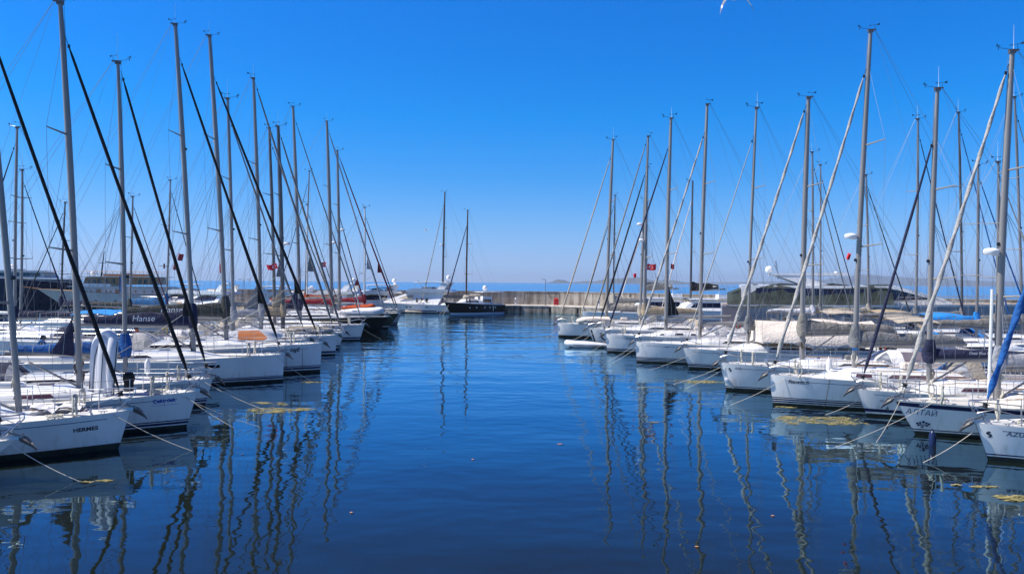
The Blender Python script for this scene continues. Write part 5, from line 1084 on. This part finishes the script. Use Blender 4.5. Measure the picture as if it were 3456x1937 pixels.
for i in range(25):
    u = i / 24; x = lerp(-13.5, -29.8, u); t = -x / h.L; top = 5.20 + .05 * math.sin(u * 23) - .10 * abs(math.sin(u * 9.4)) - 1.6 * max(0, u - .86) / .14 * .6; w1 = 2.3 + .1 * math.sin(u * 11); w0 = h.y(t, 3) - .02 + .08
    rows.append([(x + .25 * q * (u > .9) - .25 * (1 - q) * (u > .9), sg * lerp(w0, w1, min(1, q * 1.15)) , lerp(2.75 + .10 * math.sin(u * 19), top, q) + .0) for sg, q in ((-1, 0), (-1, .25), (-1, .5), (-1, .75), (-1, .93), (-1, 1))] + [(x, 0, top + .1)] + [(x + .0, lerp(w0, w1, min(1, q * 1.15)), lerp(2.75, top, q)) for q in (1, .93, .75, .5, .25, 0)])
rows = [[(x, y * (1 + .012 * math.sin(i * 2.1 + j * 1.7)), z) for j, (x, y, z) in enumerate(r_)] for i, r_ in enumerate(rows)]
b = MB(); b.grid(rows); b.poly(rows[-1]); b.build('shade_net', 'net', root, ang=80)
rail(root, h, .02, .45, 14, .8)
b = MB(); b.tube([(-24.5, 0, 5.8), (-24.8, 0, 7.8)], .10, 6); b.box((-24.8, 0, 7.2), (.3, 1.6, .08)); b.build('radar_mast', 'steel', root); inst('satellite_dome', P['satdome'], root, (-25.4, .9, 6.75)); inst('satellite_dome', P['satdome'], root, (-18.6, 0, 6.4), scl=(.6, .6, .5))
for x in (-17.0, -18.0, -19.6, -20.6, -22.4):
    for sg in (1, -1):
        for dz in (0, .38): q = h.surf(x, 1.55 + dz, sg, .012); b = MB(); b.poly([(q.x - .3, q.y, q.z), (q.x + .3, q.y, q.z), (q.x + .3, q.y, q.z + .22), (q.x - .3, q.y, q.z + .22)]); b.build('hull_window', 'glass', hull, smooth=False)

# ------------------------------------------------------------------ navy superyacht and classic wooden motor yacht, far left
root = empty('superyacht', (-79.5, 147, 0), R(4), 'dark navy superyacht with pale upper decks behind the classic yacht', 'superyacht')
h = Hull(38, 8, 3.9, 6.0, 3.4, full=1.2, flare=1.4, stern=.95); hull = make_hull(h, root, 'navyhull', 'plain', 'navy', toe='deck'); make_deck(h, root, 'deck', 'teak', cockpit=None)
for nm, pts, wd, wins in (('main_deckhouse', [(-5.5, 4.0), (-6.3, 5.1), (-30, 5.3), (-30, 4.0)], 3.2, [[(-6.4 - 2.2 * k, 4.45), (-8.4 - 2.2 * k, 4.45), (-8.4 - 2.2 * k, 4.98), (-6.4 - 2.2 * k, 4.98)] for k in range(5)]),
                          ('upper_deckhouse', [(-9.5, 5.3), (-10.2, 6.5), (-26, 6.6), (-26, 5.3)], 2.8, [[(-10.5 - 1.9 * k, 5.7), (-12.2 - 1.9 * k, 5.7), (-12.2 - 1.9 * k, 6.3), (-10.5 - 1.9 * k, 6.3)] for k in range(6)])):
    house(root, h, nm, pts, wd, wd * .95, .5, 'greyhull', windows=wins)
b = MB(); b.box((-17.5, 0, 6.72), (17.5, 6.2, .14)); b.box((-12, 0, 5.36), (14.5, 6.8, .10)); b.build('deck_roof', 'white', root); rail(root, h, .02, .2, 5, .8)
b = MB(); b.tube([(-20, 0, 6.7), (-20.3, 0, 9.2)], .12, 6); b.box((-20.2, 0, 8.1), (.3, 2.4, .1)); b.build('radar_mast', 'steel', root); inst('satellite_dome', P['satdome'], root, (-17, 0, 7.4), scl=(1.2, 1.2, 1.2))

root = empty('classic_motor_yacht', (-88.6, 138.5, 0), R(184), 'white classic motor yacht with varnished wooden upper deckhouse and arched windows', 'motor yacht')
h = Hull(22, 6.4, 3.4, 2.35, 5.2, full=1.1, flare=1.2, stern=.8); hull = make_hull(h, root, 'classicgel', 'thick', 'navy', toe='wood'); _dk = make_deck(h, root, 'teak', 'teak', cockpit=None); hull.location.x = _dk.location.x = -6.6
def arch_win(x, z, w_, hh): return [(x - w_ / 2, z), (x + w_ / 2, z), (x + w_ / 2, z + hh * .65), (x + w_ * .3, z + hh * .93), (x, z + hh), (x - w_ * .3, z + hh * .93), (x - w_ / 2, z + hh * .65)]
h = Hull(30, 6.4, 3.3, 2.3, .1, full=3); house(root, h, 'lower_deckhouse', [(-9.5, 2.3), (-9.9, 3.75), (-26, 3.75), (-26, 2.3)], 2.5, 2.45, .35, 'classicgel', windows=[[(x - .42, 2.5), (x + .42, 2.5), (x + .42, 3.4), (x - .42, 3.4)] for x in (-13.5, -16.8, -17.9)] + [[(x + .2 * math.cos(k * .785), 3.0 + .2 * math.sin(k * .785)) for k in range(8)] for x in (-11.3, -12.2, -14.8, -15.6, -20, -21.5, -23)], wmat='wood')
house(root, h, 'upper_deckhouse', [(-10.6, 4.25), (-11.0, 5.55), (-23.8, 5.55), (-23.8, 4.25)], 2.2, 2.15, .35, 'woodpale', windows=[arch_win(x, 4.45, .62, .85) for x in (-11.7, -12.6, -13.5, -14.8, -15.9, -17.6, -18.7, -20.6, -21.6, -22.8)])
b = MB(); b.prism([(-8.9, -2.35, 3.35), (-9.5, -2.35, 4.45), (-10.9, -2.35, 4.45), (-15.5, -2.35, 4.35), (-15.5, -2.35, 3.78)], (0, 4.7, 0)); b.build('wheelhouse_bulwark', 'gel', root)
b = MB(); b.box((-16.8, 0, 3.86), (17.5, 5.3, .12)); b.box((-16.4, 0, 5.66), (17.0, 5.2, .13)); b.build('deck_roof', 'gel2', root)
b = MB(); b.box((-17.5, 0, 5.95), (7.5, 2.6, .42)); b.build('top_lockers', 'wood', root); inst('satellite_dome', P['satdome'], root, (-11.5, .4, 6.2))
b = MB()
for sg in (1, -1):
    pp = []
    for k in range(12): p = Vector((-9.2 - k * 1.35, sg * 2.5, 5.72)); pp.append(p + Vector((0, 0, .9))); b.tube([p, pp[-1]], .03, 4); b.tube([p - Vector((0, 0, 1.85)), p], .035, 4)
    b.tube(pp, .03, 4); b.tube([p - Vector((0, 0, .45)) for p in pp], .02, 4)
b.build('deck_rails', 'woodpale', root); h = Hull(22, 6.4, 3.4, 2.35, 5.2, full=1.1, flare=1.2, stern=.8)
b = MB(); b.tube([(-12.8, 0, 5.7), (-13.3, 0, 10.4)], [.16, .07], 8); b.box((-13.0, 0, 8.2), (.2, 2.2, .08)); b.build('mast', 'black', root)
b = MB(); b.tube([(-2.2, 0, 3.3), (1.6, 0, 3.8)], [.14, .06], 6); b.build('bowsprit', 'wood', root)
for x in (-2, -4.4, -6.4, -10, -12.4):
    q = h.surf(x, 1.35, 1, .01); b = MB(); b.lathe([(0, 0), (.2, .0), (.2, .03)], 10, c=tuple(q), axis='y'); b.build('porthole', 'black', hull)
# ================================================================== water, walls, quay
WALL = [(-55, 136.2), (2, 136.2), (8.5, 134.8), (14, 130.6), (19.5, 124.5), (31, 110.2), (55, 94.2), (92, 72)]
b = MB(); b.poly([(-20000, -500, -.06), (20000, -500, -.06), (20000, 20000, -.06), (-20000, 20000, -.06)]); o = b.build('sea', 'sea', smooth=False); tag(o, kind='structure')
b = MB(); b.poly([(-300, -60, 0), (300, -60, 0), (300, 66, 0), (92, 72.5, 0), (55, 94.7, 0), (31, 110.7, 0), (19.5, 125.0, 0), (14, 131.1, 0), (8.5, 135.3, 0), (2, 136.7, 0), (-55, 136.7, 0), (-55, 175, 0), (-300, 175, 0)]); o = b.build('harbour_water', 'water', smooth=False); tag(o, kind='structure')
def offs(pts, d):
    out = []
    for i, p in enumerate(pts):
        a = Vector(pts[max(0, i - 1)]); c = Vector(pts[min(len(pts) - 1, i + 1)]); t = (c - a).normalized(); n = Vector((t.y, -t.x)); out.append((p[0] + n.x * d, p[1] + n.y * d))
    return out
wt = 3.62
inner = WALL; outer = offs(WALL, -.9)
# one continuous wall with panel joints and coping
wroot = empty('sea_wall', (0, 136.2, 0), 0, 'long weathered beige concrete sea wall behind the quay', 'wall')
b = MB(); rows = []
def samp(pts, step):
    out = []
    for (x0, y0), (x1, y1) in zip(pts, pts[1:]):
        n = max(1, int(math.hypot(x1 - x0, y1 - y0) / step)); out += [(lerp(x0, x1, k / n), lerp(y0, y1, k / n)) for k in range(n)]
    return out + [pts[-1]]
si = samp(inner, 2.0); 
def wdir(i): a = Vector(si[max(0, i - 1)]); c = Vector(si[min(len(si) - 1, i + 1)]); t = (c - a).normalized(); return Vector((t.y, -t.x))
for i, (x, y) in enumerate(si):
    n = wdir(i); y -= 136.2
    rows.append([(x + n.x * .10, y + n.y * .10, .9), (x, y, wt - .18), (x + n.x * .07, y + n.y * .07, wt - .17), (x + n.x * .07, y + n.y * .07, wt), (x - n.x * .9, y - n.y * .9, wt), (x - n.x * 1.1, y - n.y * 1.1, -.5)])
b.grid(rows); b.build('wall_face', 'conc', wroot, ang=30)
sj = samp(inner, 5.9); b = MB()
for i in range(1, len(sj) - 1):
    (x0, y0), (x1, y1) = sj[i - 1], sj[i + 1]; rz = math.atan2(y1 - y0, x1 - x0); n = Vector((math.sin(rz), -math.cos(rz))); x, y = sj[i]
    b.box((x + n.x * .045, y + n.y * .045 - 136.2, (wt + 1.2) / 2 - .1), (.06 if i % 3 else .30, .12, wt - 1.4), rz=rz)
b.build('panel_joints', 'concside', wroot)
# quay
QE = offs(WALL, 5.2); QE = [(-55, 131.2), (1.5, 131.2), (6.5, 130.2), (11, 126.6), (16, 121.2), (27.4, 106.6), (51.8, 89.8), (88, 66.8)]
b = MB(); sq = samp(QE, 3); sw_ = [None] * len(sq)
rows = []
for i, (x, y) in enumerate(sq):
    # nearest wall point
    best = min(si, key=lambda p: (p[0] - x) ** 2 + (p[1] - y) ** 2)
    rows.append([(x, y, -.3), (x, y, 1.06)])
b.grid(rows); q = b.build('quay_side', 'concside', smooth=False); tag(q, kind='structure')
b = MB(); b.poly([(x, y, 1.24) for x, y in QE] + [(x, y, 1.24) for x, y in WALL[::-1]])
b.grid([[(x - .02 * 0, y - .06, 1.06), (x, y - .06, 1.236)] for x, y in QE]); b.grid([[(x, y - .06, 1.06), (x, y + .3, 1.06)] for x, y in QE])
b.grid([[(x, y - .06, 1.236), (x, y + .02, 1.236)] for x, y in QE])
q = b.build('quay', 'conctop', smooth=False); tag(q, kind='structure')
b = MB()
for i, (x, y) in enumerate(samp(QE, 4.2)): b.box((x, y - .14, .55), (.28, .16, 1.0))
tag(b.build('rubbing_posts', 'rubber', smooth=False), 'row of dark rubbing posts fixed along the quay side', 'fender', kind='stuff')
# quay furniture
def pedestal(x, y, label):
    root = empty('service_pedestal', (x, y, 1.24), 0, label, 'pedestal', 'service pedestals on the quay')
    b = MB(); b.rbox((0, 0, .5), (.22, .22, 1.0), .03); b.build('post', 'white', root); b = MB(); b.lathe([(0, .32), (.1, .28), (.14, .15), (.14, .0), (0, 0)], 10, c=(0, 0, 1.0)); b.build('cap', 'white', root)
    b = MB(); b.box((0, -.12, .7), (.14, .03, .3)); b.build('socket_panel', 'binblue', root)
pedestal(.65, 132.1, 'white service pedestal on the quay right of the black cruising yacht'); pedestal(14.6, 126.5, 'white service pedestal on the quay behind the right hand masts'); pedestal(-22.5, 132.2, 'white service pedestal on the quay left of the central motor yacht')
def lamp_post(x, y, z0, hgt, arm, label, mat='galv'):
    root = empty('lamp_post', (x, y, z0), 0, label, 'lamp post')
    b = MB(); b.lathe([(.12, 0), (.12, .3), (.055, .34)], 8); b.tube([(0, 0, .3), (0, 0, hgt)], [.06, .045], 8); b.build('post', mat, root)
    for s_ in arm: b = MB(); b.tube([(0, 0, hgt - .05), (s_ * .25, 0, hgt + .05), (s_ * .5, 0, hgt + .05)], .03, 6); b.box((s_ * .72, 0, hgt + .05), (.5, .2, .09)); b.build('lamp_head', mat, root)
lamp_post(5.9, 133.0, 1.24, 4.5, (-.5,), 'slim grey lamp post standing before the sea wall on open quay')
lamp_post(-43.8, 123.5, .4, 4.9, (-1, 1), 'grey lamp post with two arms among the left motor yachts')
# red box and blue bin
root = empty('red_box', (7.75, 131.9, 1.24), 0, 'red fire hose box on the quay in front of the sea wall', 'box')
b = MB(); b.rbox((0, 0, .55), (.85, .5, .95), .05); b.build('body', 'red', root); b = MB(); b.prism([(-.42, -.25, 1.02), (.42, -.25, 1.02), (.2, -.1, 1.3), (-.2, -.1, 1.3)], (0, .4, 0)); b.build('lid', 'red', root); b = MB(); b.box((-.28, 0, .04), (.1, .4, .08)); b.box((.28, 0, .04), (.1, .4, .08)); b.build('feet', 'black', root)
root = empty('bin', (29.6, 107.6, 1.24), R(-40), 'blue wheeled bin on the quay before the sea wall', 'bin')
b = MB(); rows = [[(x * s_, y * s_, z) for x, y in ((-.32, -.34), (.32, -.34), (.32, .34), (-.32, .34))] for s_, z in ((.8, .08), (1, 1.0))]; b.grid(rows, True); b.poly(rows[0]); b.build('body', 'binblue', root)
b = MB(); b.prism([(-.36, -.40, 1.0), (-.36, .40, 1.0), (-.36, .38, 1.10), (-.36, -.36, 1.06)], (.72, 0, 0)); b.build('lid', 'binblue', root)
b = MB(); b.poly([(-.14, -.345, .45), (.14, -.345, .45), (.14, -.35, .75), (-.14, -.35, .75)]); b.build('notice', 'white', root)
for sx in (-.3, .3): b = MB(); b.lathe([(0, -.03), (.1, -.03), (.1, .03), (0, .03)], 10, c=(sx, .3, .1), axis='x'); b.build('wheel', 'rubber', root)
b = MB(); b.tube([(0, 0, 0), (1.5, .2, -2.2)], .05, 5); b.box((1.55, .2, -2.25), (.3, .2, .1)); tag(b.build('wooden_prop', 'ropedark', None, loc=(6.3, 135.0, 3.55)), 'dark pole leaning on the sea wall above the red box', 'pole')
# pontoons
def pontoon(pts, wd, label):
    root = empty('pontoon', (pts[0][0], pts[0][1], 0), 0, label, 'pontoon'); o0 = Vector((pts[0][0], pts[0][1], 0)); b = MB(); f = MB()
    a, c = Vector((*pts[0], 0)), Vector((*pts[1], 0)); d = c - a; n = int(d.length / 6); rz = math.atan2(d.y, d.x)
    for k in range(n):
        p = a + d * ((k + .5) / n) - o0; b.box((p.x, p.y, .46), (d.length / n - .08, wd, .12), rz=rz); f.box((p.x, p.y, .15), (d.length / n * .7, wd * .8, .5), rz=rz)
    b.build('walkway', 'woodpale', root); f.build('float', 'concside', root)
pontoon([(-25.6, 14), (-28.2, 88)], 2.2, 'floating pontoon behind the left row of yachts'); pontoon([(26.6, 14), (22.2, 84)], 2.2, 'floating pontoon behind the right row of yachts')

# ------------------------------------------------------------------ flags
def flag(loc, w_, hh, label, mat='flagred', crescent=True, rz=0, tilt=0, droop=.0):
    root = empty('flag', loc, rz, label, 'flag', 'red flags flying from the rigging'); root.rotation_euler = (0, tilt, rz); nx = 10
    w_ *= .8; hh *= .8
    def P_(u, v): return Vector((u * w_, .06 * math.sin(u * 6.5) * (.3 + u), -v * hh - droop * u * u * w_ + .03 * math.sin(u * 8)))
    b = MB(); b.grid([[P_(i / nx, j / 5) for j in range(6)] for i in range(nx + 1)]); b.grid([[P_(i / nx, j / 5) + Vector((0, .006, 0)) for j in range(6)] for i in range(nx + 1)], flip=True); b.build('cloth', mat, root, ang=80)
    if crescent:
        for sd in (-.008, .016):
            b = MB(); cu, cv, r0 = .36, .5, .26; rows = []
            for k in range(19):
                a = R(38 + 284 * k / 18); xo, yo = cu + r0 * hh / w_ * math.cos(a), cv + r0 * math.sin(a); a2 = a; xi, yi = cu + .065 * hh / w_ + .205 * hh / w_ * math.cos(a2), cv + .205 * math.sin(a2); rows.append([P_(xo, yo) + Vector((0, sd, 0)), P_(xi, yi) + Vector((0, sd, 0))])
            b.grid(rows); st = []
            for k in range(10): a = math.pi + k * math.pi / 5; rr = .13 if k % 2 == 0 else .05; st.append(P_(.36 + .33 * hh / w_ + rr * hh / w_ * math.cos(a), .5 + rr * math.sin(a)) + Vector((0, sd, 0)))
            b.poly(st); b.build('crescent_and_star', 'white', root, smooth=False)
    return root
flag((-17.55, 56.2, 6.5), -.95, .52, 'red flag with white crescent streaming left from a grey mast above the left row', tilt=R(-20), droop=.15)
flag((-18.95, 76.9, 7.1), -.8, .62, 'red flag with white crescent beside a tall mast near the crimson sail cover')
flag((10.9, 61.0, 6.75), .9, .6, 'red flag with white crescent flying right of a mast in the right row')
flag((10.1, 61.4, 6.0), -.28, .42, 'small furled red flag left of the right row masts', crescent=False)
flag((-36.5, 84, 8.0), -.75, .95, 'dark red pennant on the rigging, upper of two left of the grey mast', 'flagdark', False, tilt=R(15)); flag((-37.1, 84, 6.9), -.65, .85, 'dark red pennant on the rigging, lower of two left of the grey mast', 'flagdark', False, tilt=R(15))
flag((-38.6, 84, 7.0), -.25, .7, 'tiny dark red pennant above the blue tarpaulin', 'flagdark', False); flag((-23.0, 60, 6.5), -.3, .9, 'limp red flag hanging beside a mast over the motor yachts', 'flagred', False)
flag((14.45, 32.2, 6.5), -.18, .34, 'small limp red flag hanging beside the mast of Seawitch', 'flagred', False, tilt=R(20)); flag((12.6, 60, 6.75), .35, .5, 'small limp flag near the thin mast of the catamaran', 'flagdark', False)
o = flag((-52.0, 100, 5.6), .55, 2.6, 'tattered blue and white flag hanging beside the varnished deckhouse', 'c_blue', False); 

# ------------------------------------------------------------------ weed, leaves
def weed(loc, rx, ry, n, label, seed, mat='weed'):
    rnd = random.Random(seed); b = MB()
    cl_ = [(rnd.uniform(-.8, .8) * rx, rnd.uniform(-.8, .8) * ry, rnd.uniform(.15, .55)) for _ in range(max(3, n // 22))]
    for k in range(int(n * 1.15)):
        cx, cy, cs = cl_[k % len(cl_)]; a = rnd.uniform(0, 6.283); rr = rnd.random() ** .75 * cs
        x, y = cx + rx * rr * math.cos(a), cy + ry * rr * math.sin(a) * .8; z = rnd.uniform(.002, .022); th = rnd.gauss(.05, .35); ln = rnd.uniform(.06, .34); ww = rnd.uniform(.006, .026); q = []
        for i in range(5): u = i / 4; q.append((x + ln * (u - .5) * math.cos(th + .8 * u), y + ln * (u - .5) * math.sin(th + .8 * u) * .7, z + .008 * math.sin(u * 5 + k)))
        b.grid([[(p[0], p[1] - ww * (1 - abs(i / 2 - 1) * .7), p[2]), (p[0], p[1], p[2] + .004), (p[0], p[1] + ww * (1 - abs(i / 2 - 1) * .7), p[2])] for i, p in enumerate(q)])
    tag(b.build('floating_seaweed', mat, None, loc=loc), label, 'seaweed', 'patches of floating seaweed')
weed((-10.0, 31.9, 0), .95, .35, 110, 'thin strip of yellow seaweed left of the channel, beyond the broad patch', 1)
weed((-9.3, 30.1, 0), 1.15, .75, 380, 'broad yellow seaweed patch left of the channel by the AMOS BLEU mooring lines', 2)
weed((-9.95, 38.6, 0), .75, .35, 90, 'small tan seaweed patch at the end of the mooring line of the plumb bow', 3)
weed((-10.7, 19.4, 0), .35, .16, 70, 'brown weed clump where the nearest left mooring line enters the water', 4)
weed((11.75, 28.9, 0), 1.5, .95, 620, 'broad yellow seaweed patch in front of the bow of Seawitch', 5)
weed((9.9, 40.1, 0), 1.5, .6, 320, 'yellow seaweed strip near the mooring lines of Lilly', 6)
weed((12.7, 18.5, 0), .8, .3, 240, 'yellow seaweed clump at the right edge in the foreground', 7); weed((11.9, 19.6, 0), .6, .12, 50, 'thin yellow seaweed streak at the right edge behind the clump', 8)
weed((5.3, 28.3, 0), .2, .1, 18, 'tiny weed scrap in the open water right of centre', 9); weed((11.7, 32.0, 0), .5, .2, 50, 'thin seaweed strip beside the waterline of Seawitch', 10)
for i, (x, y, lb) in enumerate([(-3.56, 16.93, 'dry leaf floating low in the left foreground'), (5.9, 16.93, 'dry leaf floating low in the right foreground'), (-1.1, 22.1, 'dry leaf floating near the middle of the channel'), (1.6, 24.3, 'long dry leaf floating right of the channel centre'), (-8.0, 22.5, 'dry leaf floating before the bow of HERMES'), (3.7, 14.9, 'small leaf floating at the bottom of the water')]):
    b = MB(); rows = [[(.10 * (u - .5) * (2.2 if i == 3 else 1), -.03 * math.sin(math.pi * min(.98, u + .02)), .012 + .01 * u), (.10 * (u - .5) * (2.2 if i == 3 else 1), 0, .02 + .012 * math.sin(u * 4)), (.10 * (u - .5) * (2.2 if i == 3 else 1), .03 * math.sin(math.pi * min(.98, u + .02)), .012)] for u in [k / 6 for k in range(7)]]
    b.grid(rows); tag(b.build('floating_leaf', 'leaf', None, loc=(x, y, 0)), lb, 'leaf', 'dry leaves floating on the water')

# ------------------------------------------------------------------ gulls
def gull(loc, rot, s, label):
    root = empty('seagull', loc, 0, label, 'bird'); root.rotation_euler = rot; root.scale = (s, s, s)
    b = MB(); b.lathe([(0, -.22), (.02, -.20), (.05, -.13), (.065, 0), (.055, .10), (.035, .16), (.04, .20), (.03, .24), (.008, .27), (0, .29)], 10, axis='y')
    for sg in (1, -1):
        rows = []
        for i in range(13):
            u = i / 12; x = sg * (.04 + .60 * u - .10 * u * u); z = .03 + .10 * math.sin(u * 2.2) - .52 * u ** 2.0; yc = .08 + .05 * math.sin(u * 3.1) - .16 * u ** 2; ch = .17 * (1 - u ** 2.5) + .012; sl = -.5 * u
            rows.append([(x, yc, z), (x, yc - ch * .3, z + .018), (x, yc - ch, z - .01 - .25 * ch * u), (x, yc - ch * .3, z - .006)])
        b.grid(rows, True, mat=lambda i, j: 1 if (j in (0, 1) and i < 9) or i > 9 else 0); b.poly(rows[-1], 1)
    b.prism([(-.03, -.18, -.004), (.03, -.18, -.004), (.06, -.33, -.004), (-.06, -.33, -.004)], (0, 0, .008)); o = b.build('body', ['bird', 'birdgrey'], root, ang=60)
    b = MB(); b.lathe([(.014, 0), (.010, .03), (0, .05)], 6, c=(0, .27, -.003), axis='y'); b.build('beak', 'yellow', root)
gull((6.43, 22.0, 13.50), (R(14), R(-9), R(10)), 1.0, 'white seagull with drooping wings flying out of the top of the picture'); gull((-6.88, 60, 9.33), (R(10), R(20), R(70)), .5, 'tiny distant bird in the sky left of centre')
gull((-8.1, 136.3, 3.78), (0, 0, R(80)), .8, 'gull resting on the sea wall behind the white sloop')

# ------------------------------------------------------------------ far islands and cargo ship
def ridge(name, prof, Y, depth, label):
    b = MB(); rnd = random.Random(int(Y)); rows = []
    for k in range(9):
        v = k / 8; row = []
        for i in range((len(prof) - 1) * 5 + 1):
            f = i / 5; a = int(min(f, len(prof) - 2)); u = sst(f - a); x = lerp(prof[a][0], prof[a + 1][0], f - a); z = lerp(prof[a][1], prof[a + 1][1], u)
            row.append((x + rnd.uniform(-8, 8), Y + depth * (v - .5), max(-3, z * math.sin(math.pi * min(1, v * 1.0)) ** .8 * (1 + .06 * rnd.uniform(-1, 1)) - 1)))
        rows.append(row)
    b.grid(rows); o = b.build(name, 'hill', None, ang=80); tag(o, kind='structure')
k_ = 9000 / 1900.
ridge('island_hills', [((p - 1288) * k_, z * k_) for p, z in ((1372, 0), (1388, 4), (1403, 9.5), (1418, 8), (1436, 2), (1452, 4), (1475, 6), (1496, 5), (1512, 9), (1535, 13), (1560, 13.5), (1580, 15), (1600, 16), (1622, 15), (1634, 9), (1660, 11), (1690, 10), (1715, 6), (1745, 4), (1790, 1), (1800, 0))], 9000, 900, 'x')
k_ = 14000 / 1900.
ridge('coast_hills', [((p - 1288) * k_, z * k_) for p, z in ((1560, 0), (1700, 4), (1860, 6), (1960, 9), (2060, 13), (2120, 20), (2170, 27), (2240, 23), (2300, 19), (2380, 17), (2450, 14), (2560, 13), (2700, 10), (2900, 4), (3000, 0))], 14000, 1600, 'y')
root = empty('cargo_ship', (-956, 8000, 0), R(2), 'faint cargo ship far away on the horizon', 'ship')
b = MB(); b.prism([(-48, -8, -2), (-50, -8, 7), (46, -8, 6), (54, -8, 9), (50, -8, -2)], (0, 16, 0)); b.build('hull', 'navy', root, smooth=False)
b = MB(); b.box((-40, 0, 12), (12, 14, 12)); b.box((-40, 0, 19), (8, 10, 4)); b.box((48, 0, 12), (5, 8, 7)); b.build('superstructure', 'gel', root, smooth=False)
b = MB(); b.tube([(-38, 0, 20), (-38, 0, 27)], .8, 5); b.build('mast', 'black', root)

# ------------------------------------------------------------------ haze (air between here and the islands)
b = MB(); x, y0, y1, z0, z1 = 20400, -700, 20400, -1.1, 230
b.box((0, (y0 + y1) / 2, (z0 + z1) / 2), (2 * x, y1 - y0, z1 - z0))
hz = bpy.data.materials.new('haze_air'); hz.use_nodes = True; n = hz.node_tree; n.nodes.clear(); out = n.nodes.new('ShaderNodeOutputMaterial'); pv = n.nodes.new('ShaderNodeVolumePrincipled')
pv.inputs['Color'].default_value = (.62, .78, 1.0, 1); pv.inputs['Density'].default_value = 7.5e-5; pv.inputs['Anisotropy'].default_value = 0.2
n.links.new(pv.outputs[0], out.inputs['Volume'])
me = b.mesh('haze', [hz], False); o = bpy.data.objects.new('haze', me); col.objects.link(o); tag(o, kind='stuff')
sc.cycles.volume_bounces = 0
